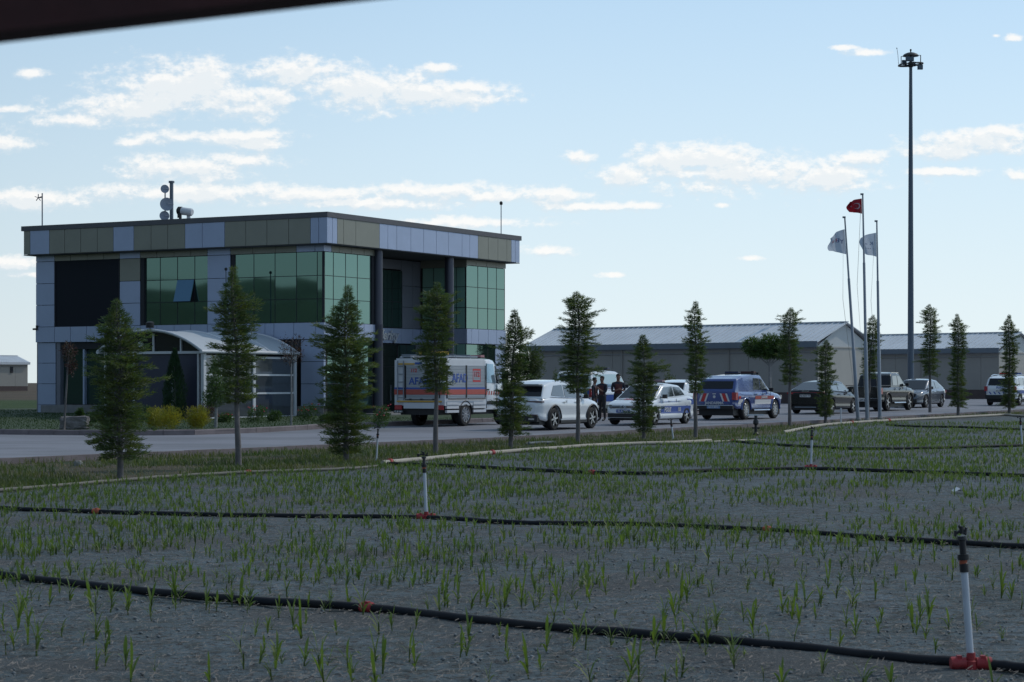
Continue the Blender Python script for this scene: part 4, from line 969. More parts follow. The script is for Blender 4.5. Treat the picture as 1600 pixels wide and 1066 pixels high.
for a in (-1.35, 1.35):
    for sy in (-1, 1): MB().tube([(a+.445*math.cos(q*PI/12), sy*.915, .36+.445*math.sin(q*PI/12)) for q in range(13)], .032, 6).build('arch_trim', dark, c, smooth=60)
MB().box((-.95,-.925,.22),(.92,.925,.31)).build('side_skirt', dark, c)
MB().tube([(-1.5,-.84,1.075),(-.5,-.845,1.055),(.9,-.83,1.03)], .012, 6).build('window_trim', chrome, c)
mirror(c, .78, .86, 1.05, dark); door_lines(c, (-.52,.40), .33, .98, .922); handles(c, (-.72,.12), .90, .92, chrome)

# --- police saloon, facing the camera
L, Wd, H = 4.43, 1.75, 1.46
p0 = Vector(((1022-HX)/F*73.6, 73.6, 0)); cpos = p0+FD*1.33-RD*.78; cpos.z = G(cpos.y)+.103
c, body, cab, wy, sg = car('police_car', 'white and blue police saloon with light bar facing the field', 'police car', L, Wd, H, cpos, VH+PI, pw,
    [(-2.21,.80),(-2.15,.98),(-1.5,1.05),(-.6,1.0),(.8,.95),(1.1,.93),(1.7,.85),(2.05,.74),(2.17,.62),(2.21,.52)],
    [(-1.72,1.03),(-.98,1.40),(-.2,1.46),(.35,1.42),(1.22,.93)], (-1.30, 1.36), .31,
    [(-2.21,.40),(-2.0,.26),(-1.5,.20),(1.6,.20),(2.1,.22),(2.21,.26)], roofw=.74,
    side_win=[[(-1.25,1.06),(-.42,1.02),(-.42,1.36),(-.95,1.33)],[(-.35,1.02),(.85,.97),(.36,1.33),(-.35,1.37)]])
sg((-1.72,1.03),(-.98,1.40), cglass, 'rear_window'); sg((1.22,.93),(.35,1.42), cglass, 'windscreen')
for sy in (-1, 1):
    MB().box((1.93, sy*.50, .60), (2.10, sy*.76, .72)).build('headlamp', clearl, c); MB().box((-2.20, sy*.55, .72), (-2.05, sy*.80, .90)).build('tail_lamp', redl, c)
MB().box((2.05,-.56,.62), (2.215,.56,.69)).build('upper_grille', dark, c); MB().box((2.12,-.60,.28), (2.235,.60,.42)).build('lower_grille', dark, c)
e = MB(); 
for z in (.0,.045): e.tube([(2.225,-.13,.62+z-.03),(2.23,0,.66+z),(2.225,.13,.62+z-.03)], .012, 5)
e.tube([(2.22,-.55,.655),(2.225,-.13,.65)], .008, 5); e.tube([(2.22,.55,.655),(2.225,.13,.65)], .008, 5); e.build('badge', chrome, c)
plate(c, 2.235, .50, 1, '42 A 9987', .52, blue_v, plate_w)
lightbar(c, .05, 1.50, 1.1, (mat('pale_rose_beacon', (.30,.20,.23), .3), MATS['pale_rose_beacon']))
for sy in (-1, 1):
    Yb = .879
    band(c, 'blue_stripe', -1.62, .92, .40, .66, Yb, blue_v, True) if sy < 0 else None
    side_text(c, 'POLIS', .22, .38, .53, .884, plate_w, sy, .2)
    side_text(c, '155', .18, -.62, .53, .884, plate_w, sy)
    MB().prism([(-1.95,.72),(-1.55,.70),(-1.3,.92),(-1.85,.90)], .01, 0, Matrix(((1,0,0,0),(0,0,sy,sy*.853),(0,1,0,0),(0,0,0,1)))).build('blue_flash', blue_v, c)
band(c, 'thin_stripe', -1.5, 1.1, .80, .825, .868, blue_v)
text('POLIS', .24, red_v, c, frame((1.5, 0, .915), (0, 1, 0), (.16, 0, 1)), 'bonnet_lettering', .004)
mirror(c, .70, .80, .98, dark); door_lines(c, (-.38,.78), .28, .92, .871); handles(c, (-.62,.20), .84, .865, pw)

# --- blue gendarmerie pickup with hardtop
L, Wd, H = 5.15, 1.82, 1.78
bp_, body, cab, wy, sg = car('gendarmerie_pickup', 'blue and white pickup with hardtop, red chevrons and roof light bar seen from behind', 'pickup', L, Wd, H, mid(1164, 81.6, -1.45, .91), VH, pblue,
    [(-2.575,.98),(-2.52,1.10),(-2.2,1.13),(.9,1.10),(1.3,1.09),(2.0,1.02),(2.35,.90),(2.55,.72),(2.575,.62)],
    [(-2.45,1.11),(-2.12,1.60),(-1.6,1.71),(-.5,1.76),(.3,1.74),(1.18,1.09)], (-1.5, 1.5), .39,
    [(-2.575,.55),(-2.3,.42),(2.1,.38),(2.5,.42),(2.575,.46)], wfac=[(-2.575,.86),(-2.5,.93),(-2.3,.98),(-2,1),(1.6,1),(2.2,.95),(2.45,.84),(2.575,.70)], roofw=.80, style='steel',
    side_win=[[(-.62,1.18),(.08,1.16),(.08,1.62),(-.5,1.63)],[(.14,1.16),(.92,1.14),(.32,1.58),(.14,1.62)]])
sg((-2.45,1.11),(-2.12,1.60), cglass, 'rear_window', .20, .12); sg((1.18,1.09),(.3,1.74), cglass, 'windscreen')
for sy in (-1, 1):
    MB().box((-2.58, sy*.74, .78), (-2.36, sy*.91, 1.07)).build('tail_lamp', redl, bp_); MB().box((2.3, sy*.5, .8), (2.48, sy*.78, .95)).build('headlamp', clearl, bp_)
tg = MB().box((-2.60,-.70,.60), (-2.52,.70,1.10)).build('tailgate', pblue, bp_)
for y, k, m_ in ((.52,1,plate_w),(.40,1,red_v),(.29,1,plate_w),(-.29,-1,plate_w),(-.40,-1,red_v),(-.52,-1,plate_w)):
    w = .035 if m_ is plate_w else .07
    MB().prism([(y-w+k*.10,.72),(y+w+k*.10,.72),(y+w-k*.02,1.03),(y-w-k*.02,1.03)], .008, 0, Matrix(((0,0,-1,-2.60),(1,0,0,0),(0,1,0,0),(0,0,0,1)))).build('chevron', m_, tg)
rear_text(tg, 'JANDARMA', .15, 0, .655, -2.607, plate_w); MB().lathe([(.055,0),(.05,.012),(.005,.014)],16,0,frame((-2.60,0,.90),(0,1,0),(-1,0,0))).box((-2.612,-.07,1.0),(-2.60,.07,1.03)).build('gate_emblem', plate_w, tg)
MB().box((-2.66,-.80,.42), (-2.5,.80,.56)).build('rear_bumper', dark, bp_); MB().tube([(-2.67,-.80,.56),(-2.67,.80,.56)], .02, 6).build('bumper_trim', chrome, bp_)
plate(bp_, -2.67, .50, -1, '42 A 4012', .55, mat('pale_blue_plate', (.15,.25,.45), .5), plate_w)
band(bp_, 'white_flank', -.62, 1.05, .60, .78, .912, plate_w); band(bp_, 'red_stripe', -2.25, -1.95, .82, .93, .905, red_v); band(bp_, 'red_stripe', -.62, 1.3, .80, .93, .913, orange_v)
band(bp_, 'silver_flank', -2.30, -1.9, .62, .80, .908, plate_w, skew=.1)
side_text(bp_, 'JANDARMA', .12, .3, .865, .918, plate_w)
lightbar(bp_, .0, 1.80, 1.25, (mat('dark_red_beacon', (.05,.01,.015), .3), mat('dark_blue_beacon', (.012,.02,.08), .3))); MB().tube([(.5,-.3,1.78),(.5,-.3,1.92)], .05, 8).box((.4,-.6,1.79),(.55,-.35,1.86)).build('roof_siren', dark, bp_)
mirror(bp_, .92, .85, 1.14, dark); door_lines(bp_, (-.66,.10,.98), .48, 1.08, .906); handles(bp_, (-.45,.28), 1.0, .90, chrome)
for sy in (-1, 1): MB().tube([(-.8, sy*.90, .36), (.85, sy*.90, .36)], .04, 8).build('side_step', chrome, bp_)
for a in (-1.5, 1.5):
    for sy in (-1, 1): MB().tube([(a+.46*math.cos(q*PI/12), sy*.89, .39+.46*math.sin(q*PI/12)) for q in range(13)], .04, 6).build('arch_trim', pblue, bp_, smooth=60)

# --- black saloon
L, Wd, H = 4.69, 1.84, 1.46
c, body, cab, wy, sg = car('parked_car', 'glossy black saloon with fastback tail parked between the blue and the dark pickup', 'car', L, Wd, H, mid(1331, 94.6, 1.35, .92), VH, pblack,
    [(-2.345,.90),(-2.28,1.04),(-2.0,1.06),(-1.2,1.02),(.8,.96),(1.1,.94),(1.8,.86),(2.15,.76),(2.3,.64),(2.345,.55)],
    [(-1.98,1.05),(-.95,1.40),(-.2,1.46),(.4,1.42),(1.3,.94)], (-1.35, 1.35), .33,
    [(-2.345,.42),(-2.2,.30),(-1.6,.22),(1.6,.21),(2.2,.23),(2.345,.28)], roofw=.74,
    side_win=[[(-1.45,1.07),(-.45,1.03),(-.45,1.36),(-1.0,1.32)],[(-.38,1.02),(.92,.98),(.42,1.33),(-.38,1.37)]])
sg((-1.98,1.05),(-.95,1.40), cglass, 'rear_window'); sg((1.3,.94),(.4,1.42), cglass, 'windscreen')
MB().box((-2.33,-.80,.92), (-2.26,.80,.96)).build('tail_lamp', redl, c)
for sy in (-1, 1): MB().box((-2.34, sy*.58, .88), (-2.12, sy*.86, .96)).build('tail_lamp', redl, c); MB().box((2.0, sy*.5, .68), (2.2, sy*.78, .76)).build('headlamp', clearl, c)
rear_text(c, 'SKODA', .10, 0, 1.0, -2.345, chrome); plate(c, -2.365, .80, -1, '42 ADV 77')
MB().tube([(-1.5,-.85,1.06),(-.5,-.855,1.02),(1.0,-.84,.97)], .012, 6).build('window_trim', chrome, c); MB().tube([(-2.33,-.5,.30),(-2.33,.5,.30)], .014, 6).build('bumper_trim', chrome, c)
MB().tube([(-.55,0,1.48),(-.62,0,1.54)], .02, 6).build('roof_aerial', pblack, c); mirror(c, .80, .85, 1.0, pblack); door_lines(c, (-.42,.85), .30, .94, .914); handles(c, (-.6,.25), .86, .91, pblack)

# --- dark double cab pickup
L, Wd, H = 5.3, 1.87, 1.84
c, body, cab, wy, sg = car('dark_pickup', 'dark olive double cab pickup with open bed behind the flag poles', 'pickup', L, Wd, H, mid(1419, 101.6, 1.58, .93), VH, pbrown,
    [(-2.65,1.02),(-2.6,1.14),(-2.3,1.16),(.9,1.15),(1.3,1.14),(2.1,1.08),(2.45,.95),(2.6,.78),(2.65,.68)],
    [(-1.02,1.14),(-.86,1.70),(-.7,1.77),(.0,1.82),(.4,1.78),(1.28,1.14)], (-1.6, 1.6), .40,
    [(-2.65,.55),(-2.4,.42),(2.1,.38),(2.55,.42),(2.65,.48)], wfac=[(-2.65,.88),(-2.58,.94),(-2.4,.98),(-2,1),(1.7,1),(2.3,.95),(2.5,.86),(2.65,.74)], roofw=.80,
    side_win=[[(-.72,1.22),(-.02,1.21),(-.02,1.68),(-.66,1.66)],[(.05,1.21),(.98,1.19),(.40,1.64),(.05,1.68)]])
sg((-1.02,1.14),(-.86,1.70), cglass, 'rear_window', .08, .12); sg((1.28,1.14),(.4,1.78), cglass, 'windscreen')
for sy in (-1, 1):
    MB().box((-2.66, sy*.78, .80), (-2.42, sy*.93, 1.09)).build('tail_lamp', redl, c); MB().box((2.38, sy*.5, .85), (2.56, sy*.8, .98)).build('headlamp', clearl, c)
    MB().tube([(-.8, sy*.92, .38), (.9, sy*.92, .38)], .04, 8).build('side_step', chrome, c)
    MB().tube([(-2.55, sy*.86, 1.20), (-1.1, sy*.86, 1.20)], .025, 6).build('bed_rail', dark, c)
    for a in (-1.6, 1.6): MB().tube([(a+.47*math.cos(q*PI/12), sy*.91, .40+.47*math.sin(q*PI/12)) for q in range(13)], .045, 6).build('arch_trim', dark, c, smooth=60)
    band(c, 'roof_rail', -.6, .5, 1.80, 1.84, .70, chrome, False) if sy < 0 else None
MB().box((-2.68,-.72,.66), (-2.60,.72,1.14)).build('tailgate', pbrown, c)
MB().box((-2.76,-.88,.46), (-2.6,.88,.60)).build('rear_bumper', dark, c); MB().box((-2.78,-.85,.58), (-2.66,.85,.62)).build('bumper_trim', chrome, c); plate(c, -2.775, .51, -1, '42 AFT 05')
mirror(c, 1.0, .87, 1.22, dark); door_lines(c, (-.74,.02,1.05), .50, 1.12, .931); handles(c, (-.5,.22), 1.06, .93, chrome)

# --- grey saloon facing the field, beyond
L, Wd, H = 4.4, 1.78, 1.46
p0 = Vector(((1446-HX)/F*107.5, 107.5, 0)); cpos = p0+FD*1.3-RD*.8; cpos.z = G(cpos.y)+.103
c, body, cab, wy, sg = car('parked_car', 'grey saloon facing the field right of the dark pickup', 'car', L, Wd, H, cpos, VH+PI, psilver,
    [(-2.2,.80),(-2.12,.98),(-1.5,1.04),(-.6,1.0),(.8,.95),(1.1,.93),(1.7,.86),(2.0,.76),(2.15,.64),(2.2,.54)],
    [(-1.75,1.02),(-.98,1.40),(-.2,1.46),(.35,1.42),(1.22,.93)], (-1.30, 1.34), .32,
    [(-2.2,.40),(-2.0,.26),(-1.5,.20),(1.6,.20),(2.1,.22),(2.2,.26)], roofw=.74,
    side_win=[[(-1.25,1.06),(-.42,1.02),(-.42,1.36),(-.95,1.33)],[(-.35,1.02),(.85,.97),(.36,1.33),(-.35,1.37)]])
sg((-1.75,1.02),(-.98,1.40), cglass, 'rear_window'); sg((1.22,.93),(.35,1.42), cglass, 'windscreen')
for sy in (-1, 1):
    MB().box((1.88, sy*.50, .62), (2.10, sy*.80, .74)).build('headlamp', clearl, c); MB().box((-2.19, sy*.55, .74), (-2.05, sy*.82, .9)).build('tail_lamp', redl, c)
MB().box((2.06,-.55,.56), (2.205,.55,.72)).build('upper_grille', dark, c); MB().box((2.10,-.62,.26), (2.215,.62,.44)).build('lower_grille', dark, c)
MB().lathe([(.09,0),(.085,.02),(.005,.025)],18,0,frame((2.19,0,.66),(0,1,0),(1,0,0))).build('badge', blue_v, c); plate(c, 2.21, .49, 1, '42 AB 318', .5)
mirror(c, .70, .82, .99, dark); door_lines(c, (-.38,.78), .28, .92, .887); handles(c, (-.62,.20), .84, .88, chrome)

# --- white patrol suv at the right edge
L, Wd, H = 4.34, 1.82, 1.66
rl_ = Vector(((1537-HX)/F*113.8, 113.8, 0)); cpos = rl_+FD*2.17+RD*.91; cpos.z = G(cpos.y)+.103
c, body, cab, wy, sg = car('patrol_suv', 'white and blue patrol off-roader at the far right edge', 'police car', L, Wd, H, cpos, VH, pw,
    [(-2.17,.92),(-2.12,1.06),(-1.9,1.10),(.8,1.06),(1.1,1.05),(1.7,.99),(2.0,.88),(2.17,.62)],
    [(-2.03,1.08),(-1.86,1.50),(-1.5,1.60),(-.5,1.64),(.2,1.60),(1.05,1.05)], (-1.34, 1.33), .35,
    [(-2.17,.50),(-2.0,.36),(1.7,.30),(2.1,.34),(2.17,.40)], roofw=.78,
    side_win=[[(-1.85,1.15),(-1.3,1.13),(-1.3,1.48),(-1.7,1.46)],[(-1.2,1.12),(-.4,1.11),(-.4,1.52),(-1.2,1.51)],[(-.32,1.11),(.75,1.10),(.25,1.48),(-.32,1.52)]])
sg((-2.03,1.08),(-1.86,1.50), cglass, 'rear_window', .05, .10); sg((1.05,1.05),(.2,1.60), cglass, 'windscreen')
for sy in (-1, 1): MB().box((-2.17, sy*.72, .80), (-2.02, sy*.88, 1.05)).build('tail_lamp', redl, c); MB().box((1.85, sy*.5, .78), (2.05, sy*.8, .9)).build('headlamp', clearl, c)
MB().box((-2.24,-.8,.36), (-2.1,.8,.58)).build('rear_bumper', dark, c); plate(c, -2.20, .80, -1, '42 A 6120')
rear_text(c, 'POLIS', .16, 0, .98, -2.20, blue_v); lightbar(c, -.1, 1.70, 1.2); band(c, 'blue_stripe', -1.9, 1.8, .66, .84, .911, blue_v); side_text(c, 'POLIS', .2, .2, .75, .916, plate_w)
for k in range(-2, 3): MB().prism([(k*.25-.04,.62),(k*.25+.04,.62),(k*.25+.14,.76),(k*.25+.06,.76)], .008, 0, Matrix(((0,0,-1,-2.165),(1,0,0,0),(0,1,0,0),(0,0,0,1)))).build('rear_chevron', blue_v, c)
mirror(c, .68, .83, 1.12, dark); door_lines(c, (-.36,.62), .45, 1.05, .911); handles(c, (-.55,.1), .97, .905, dark)
for sy in (-1, 1): MB().tube([(-1.6, sy*.66, 1.63), (-.9, sy*.68, 1.70), (.0, sy*.68, 1.68)], .02, 6).build('roof_rail', chrome, c)

# --- white van with blue tail behind the two standing men
L, Wd, H = 4.5, 1.85, 1.93
rr_ = Vector(((925-HX)/F*87.5, 87.5, 0)); cpos = rr_+FD*2.25-RD*.92; cpos.z = G(cpos.y)+.103
c, body, cab, wy, sg = car('police_van', 'white van with blue tail, large side windows and roof light bar', 'van', L, Wd, H, cpos, VH, pw,
    [(-2.25,1.12),(-2.22,1.16),(-2.1,1.18),(1.0,1.14),(1.3,1.12),(1.8,1.02),(2.1,.86),(2.25,.62)],
    [(-2.2,1.16),(-2.12,1.80),(-1.95,1.88),(-.6,1.92),(.3,1.88),(.7,1.78),(1.35,1.12)], (-1.4, 1.4), .33,
    [(-2.25,.42),(-2.1,.30),(1.8,.28),(2.2,.32),(2.25,.38)], wfac=[(-2.25,.90),(-2.15,.96),(-1.9,1),(1.6,1),(2.0,.93),(2.25,.72)], roofw=.86)
for poly in ([(-1.95,1.24),(-1.05,1.23),(-1.05,1.76),(-1.9,1.75)],[(-.98,1.23),(.22,1.22),(.22,1.77),(-.98,1.77)],[(.30,1.22),(1.10,1.20),(.68,1.68),(.30,1.75)]):
    for sy in (-1, 1):
        vs = [(x, sy*(wy(z, x)+.008), z) for x, z in poly]; n_ = len(vs); vs += [(x, y-sy*.012, z) for x, y, z in vs]
        MB().add(vs, [tuple(range(n_)), tuple(range(2*n_-1, n_-1, -1))]+[(i,(i+1)%n_,(i+1)%n_+n_,i+n_) for i in range(n_)]).build('side_window', cglass2, c)
sg((-2.2,1.16),(-2.12,1.80), cglass, 'rear_window', .12, .12); sg((1.35,1.12),(.7,1.78), cglass2, 'windscreen')
MB().box((-2.28,-.80,.45), (-2.235,.80,1.12)).build('rear_panel', blue_v, c)
for sy in (-1, 1): MB().box((-2.27, sy*.80, .8), (-2.1, sy*.90, 1.15)).build('tail_lamp', redl, c)
MB().tube([(-1.95,-.915,1.19),(1.1,-.90,1.17)], .02, 6).build('blue_waist_trim', blue_v, c); band(c, 'blue_stripe', -1.9, 1.8, .6, .9, .927, blue_v); lightbar(c, -.2, 1.96, 1.35, (MATS['dark_blue_beacon'], MATS['dark_blue_beacon'])); mirror(c, .95, .88, 1.22, dark)

# --- pale car mostly hidden behind the police saloon
L, Wd, H = 4.4, 1.78, 1.5
cpos = Vector(((1073-HX)/F*91, 91, 0)); cpos.z = G(cpos.y)+.103
c, body, cab, wy, sg = car('parked_car', 'pale car mostly hidden between the police saloon and the blue pickup', 'car', L, Wd, 1.5, cpos, VH, pw,
    [(-2.2,.85),(-2.1,1.0),(-1.5,1.04),(.8,.97),(1.1,.95),(1.7,.88),(2.2,.55)], [(-2.0,1.02),(-1.6,1.42),(-.8,1.50),(.3,1.46),(1.2,.95)], (-1.30, 1.34), .32,
    [(-2.2,.40),(-1.5,.22),(1.6,.20),(2.2,.26)], side_win=[[(-1.5,1.07),(-.5,1.04),(-.5,1.38),(-1.3,1.37)],[(-.42,1.04),(.82,.99),(.35,1.36),(-.42,1.38)]])
sg((-2.0,1.02),(-1.6,1.42), cglass, 'rear_window'); sg((1.2,.95),(.3,1.46), cglass, 'windscreen')
for sy in (-1, 1): MB().box((-2.2, sy*.6, .80), (-2.05, sy*.82, 1.0)).build('tail_lamp', redl, c)

# --- rescue truck
KP = None
TR = Vector(((724-HX)/F*72.6, 72.6, 0)); HWt = 1.02
tp_ = TR-RD*(HWt-.1); tp_.z = G(tp_.y)+.103
tk = empty('rescue_truck', tp_, VH, 'white rescue truck with roller shutters, red and blue stripe and yellow roof gear', 'truck', 'vehicles parked along the road')
XR, XF = -1.42, 1.38                            # box from tail to cab, rear axle at 0
bz0, bz1 = .72, 2.30
MB().box((XR, -HWt, bz0), (XF, HWt, bz1)).box((XR+.03,-HWt+.05,bz1),(XF,HWt-.05,bz1+.06)).build('box_body', whitep, tk)
shut = mat('roller_shutter', (.38,.41,.45), .35, .3)
def shutter(face, a0, a1, z0, z1):
    m = MB(); fr = MB(); n_ = 22; D_ = .018
    for i in range(n_):
        za = z0+(z1-z0)*i/n_; zb = z0+(z1-z0)*(i+1)/n_
        if face == 'S': m.add([(a0,-HWt-.004,za),(a1,-HWt-.004,za),(a1,-HWt-.022,za+.012),(a0,-HWt-.022,za+.012),(a1,-HWt-.022,zb-.002),(a0,-HWt-.022,zb-.002),(a1,-HWt-.004,zb),(a0,-HWt-.004,zb)], [(0,1,2,3),(3,2,4,5),(5,4,6,7)])
        else: m.add([(XR-.004,a0,za),(XR-.004,a1,za),(XR-.022,a1,za+.012),(XR-.022,a0,za+.012),(XR-.022,a1,zb-.002),(XR-.022,a0,zb-.002),(XR-.004,a1,zb),(XR-.004,a0,zb)], [(0,1,2,3),(3,2,4,5),(5,4,6,7)])
    s_ = m.build('roller_shutter', shut, tk)
    for q in (a0, a1):
        if face == 'S': fr.box((q-.02,-HWt-.035,z0),(q+.02,-HWt-.001,z1))
        else: fr.box((XR-.035,q-.015,z0),(XR-.001,q+.015,z1))
    fr.build('shutter_rail', dark, s_); return s_
sa = shutter('S', XR+.12, -.02, .98, 2.12); sb = shutter('S', .02, XF-.06, .98, 2.12); sr = shutter('R', -.82, .55, .98, 2.10)
def tband(z0, z1, m_, nm):
    MB().box((XR-.028,-HWt-.028,z0),(XF,-HWt-.001,z1)).build(nm, m_, tk); MB().box((XR-.027,-HWt-.001,z0),(XR-.002,HWt,z1)).build(nm, m_, tk)
tband(1.10, 1.28, orange_v, 'orange_stripe'); tband(1.285, 1.35, blue_v, 'blue_stripe')
side_text(tk, 'AFAD', .42, -.44, 1.66, HWt+.026, blue_v); side_text(tk, '112', .26, .72, 1.80, HWt+.026, red_v); 
MB().box((.48,-HWt-.026,1.94),(.96,-HWt-.022,2.00)).box((.48,-HWt-.026,1.54),(.96,-HWt-.022,1.60)).box((.45,-HWt-.026,1.54),(.48,-HWt-.022,2.0)).box((.96,-HWt-.026,1.54),(.99,-HWt-.022,2.0)).build('emergency_number_frame', red_v, tk)
rear_text(tk, 'AFAD', .34, -.02, 1.56, XR-.026, blue_v); rear_text(tk, '112', .17, .22, 1.93, XR-.026, red_v)
ld = MB()
for y in (.62,.86): ld.tube([(XR-.06,y,.9),(XR-.06,y,2.28)], .02, 6)
for k in range(5): ld.tube([(XR-.06,.62,1.0+k*.27),(XR-.06,.86,1.0+k*.27)], .014, 6)
ld.build('rear_ladder', greysteel, tk)
MB().box((XR-.03,.58,.95),(XR-.002,.60,2.12)).build('rear_seam', gap, tk)
MB().box((XR-.06,-.9,.84),(XR-.002,.9,.89)).build('amber_bar', amber, tk); MB().box((XR-.05,.2,2.14),(XR-.002,.85,2.19)).build('amber_strip', amber, tk); MB().box((XR-.045,-.1,2.15),(XR-.002,.16,2.22)).build('rear_lamp_box', blue_v, tk)
hr = MB()
for y in (-.6,-.1,.35): hr.box((XR-.07,y-.04,.91),(XR-.02,y+.04,.96))
hr.tube([(XR-.07,-.75,.93),(XR-.07,.55,.93)], .018, 6); hr.build('shutter_bar', dark, tk)
hs_ = MB()
for x0, x1 in ((XR+.16,-.05),(.05,XF-.1)): hs_.tube([(x0,-HWt-.06,.95),(x1,-HWt-.06,.95)], .02, 6)
hs_.build('side_shutter_bar', dark, tk)
MB().box((XR-.05,-.85,.62),(XR+.05,.62,.82)).build('tail_panel', whitep, tk)
for sy in (-1, 1): MB().box((XR-.06,sy*.70,.58),(XR-.01,sy*.98,.74)).build('tail_lamp', redl, tk)
p_ = MB().box((XR-.07,.62,.46),(XR-.04,1.02,.56)).build('number_plate', dark, tk); rear_text(p_, '42 JK 861', .085, .82, .51, XR-.075, plate_w, 'plate_text')
for x0, x1 in ((XR+.12,-.50),(.50,XF)):
    for z in (.80,.66,.52): MB().box((x0,-HWt-.02,z-.045),(x1,-HWt+.06,z+.045)).build('side_rail', whitep, tk)
MB().box((XR+.05,-.8,.40),(3.0,.8,.74)).build('chassis', dark, tk)
MB().tube([(.47*math.cos(q*PI/12), -HWt+.02, .40+.47*math.sin(q*PI/12)) for q in range(13)], .035, 6).build('mudguard', dark, tk)
for x in (0.0, 3.05-.3):
    for sy in (-1, 1): wheel(tk, x, sy*(HWt-.13), .40, sy, 'steel', .26)
# roof gear
rg = MB().box((XR+.1,-.75,bz1+.10),(XF-.1,-.45,bz1+.16)).box((XR+.1,.45,bz1+.10),(XF-.1,.75,bz1+.16))
for x in (XR+.2,-.4,.6): rg.tube([(x,-.85,bz1+.06),(x,-.85,bz1+.18),(x,.85,bz1+.18),(x,.85,bz1+.06)], .02, 6)
rg.build('roof_rack', greysteel, tk); MB().box((XR+.1,-.45,bz1+.19),(-.2,.1,bz1+.30)).tube([(.1,.1,bz1+.2),(.6,.3,bz1+.26)],.06,8).build('roof_stretcher', amber, tk)
for y in (.35,.8): MB().lathe([(.07,0),(.075,.03),(.03,.07)],10,0,Matrix.Translation((XR+.1,y,bz1+.06))).build('work_lamp', greysteel, tk, smooth=50)
# cab
XC0, XC1 = XF+.04, XF+2.0
st = []
for x, w, zt, zb in ((XC0,.98,2.30,.56),(XC0+.05,1.0,2.36,.56),(XC0+.6,1.0,2.38,.56),(XC0+.85,.99,2.33,.56),(XC0+1.05,.98,2.12,.56),(XC0+1.35,.97,1.55,.60),(XC0+1.45,.96,1.40,.75),(XC0+1.9,.92,1.28,.75),(XC0+2.05,.84,1.12,.45),(XC0+2.12,.74,.85,.42)):
    half = [(0,zt),(.6*w,zt-.005),(.84*w,zt-.03),(.93*w,zt-.12),(.97*w,min(zt-.15,1.45)),(w,min(zt-.18,1.2)),(w,max(zb+.2,.8)),(.97*w,zb)]
    if zt > 1.6: half = [(0,zt),(.6*w,zt-.005),(.80*w,zt-.03),(.87*w,zt-.12),(.97*w,1.45),(w,1.2),(w,.8),(.97*w,zb)]
    st.append([(x,-y,z) for y, z in half[::-1]]+[(x,y,z) for y, z in half[1:]])
vs, fs = section_mesh(st); cb = MB().add(vs, fs).build('cab', pw, tk, smooth=42)
for sy in (-1, 1):
    def yy_(z): return (.975-(z-1.45)*.10/.78)
    poly = [(XC0+.12,1.52),(XC0+.75,1.50),(XC0+.72,2.18),(XC0+.12,2.20)]
    vs = [(x, sy*(yy_(z)+.012), z) for x, z in poly]+[(x, sy*(yy_(z)-.01), z) for x, z in poly]
    MB().add(vs, [(0,1,2,3),(7,6,5,4),(0,4,5,1),(1,5,6,2),(2,6,7,3),(3,7,4,0)]).build('door_window', cglass2, cb)
    poly = [(XC0+.84,1.50),(XC0+1.18,1.48),(XC0+.92,2.08),(XC0+.84,2.12)]
    vs = [(x, sy*(yy_(z)+.010), z) for x, z in poly]+[(x, sy*(yy_(z)-.01), z) for x, z in poly]
    MB().add(vs, [(0,1,2,3),(7,6,5,4),(0,4,5,1),(1,5,6,2),(2,6,7,3),(3,7,4,0)]).build('quarter_window', cglass, cb)
    MB().box((XC0+.08,sy*.99,1.24),(XC0+.22,sy*1.03,1.29)).build('door_handle', dark, cb)
    MB().box((XC0+.06,sy*.985,.60),(XC0+.075,sy*1.006,2.2)).box((XC0+.80,sy*.985,.60),(XC0+.815,sy*1.006,1.45)).build('door_gap', gap, cb)
    for k in range(7): MB().prism([(XC0+.02+k*.17,1.08),(XC0+.10+k*.17,1.08),(XC0+.14+k*.17,1.22),(XC0+.06+k*.17,1.22)], .008, 0, Matrix(((1,0,0,0),(0,0,sy,sy*1.001),(0,1,0,0),(0,0,0,1)))).build('red_chevron', orange_v, cb)
    MB().box((XC0+.1,sy*.96,.74),(XC0+.9,sy*1.012,.86)).build('step', dark, cb)
    MB().tube([(XC0+1.0,sy*.95,1.6),(XC0+1.1,sy*1.15,1.65)], .02, 6).box((XC0+1.03,sy*1.08,1.5),(XC0+1.12,sy*1.26,1.85)).build('door_mirror', dark, cb)
vs = [(XC0+1.07,-.78,2.10),(XC0+1.07,.78,2.10),(XC0+1.37,.84,1.56),(XC0+1.37,-.84,1.56)]; vs += [(x-.03,y,z-.02) for x,y,z in vs]
MB().add([(x+.02,y,z+.02) for x,y,z in vs], [(0,1,2,3),(7,6,5,4),(0,4,5,1),(1,5,6,2),(2,6,7,3),(3,7,4,0)]).build('windscreen', cglass2, cb)
f = MB().box((XC0+.15,-.72,2.385),(XC0+.45,.72,2.42)).build('light_bar', dark, tk)
for sy, m_ in ((-1, mat('rose_beacon', (.35,.16,.18), .3)), (1, blue_v)): MB().box((XC0+.17,sy*.1,2.42),(XC0+.43,sy*.70,2.50)).build('beacon', m_, f)

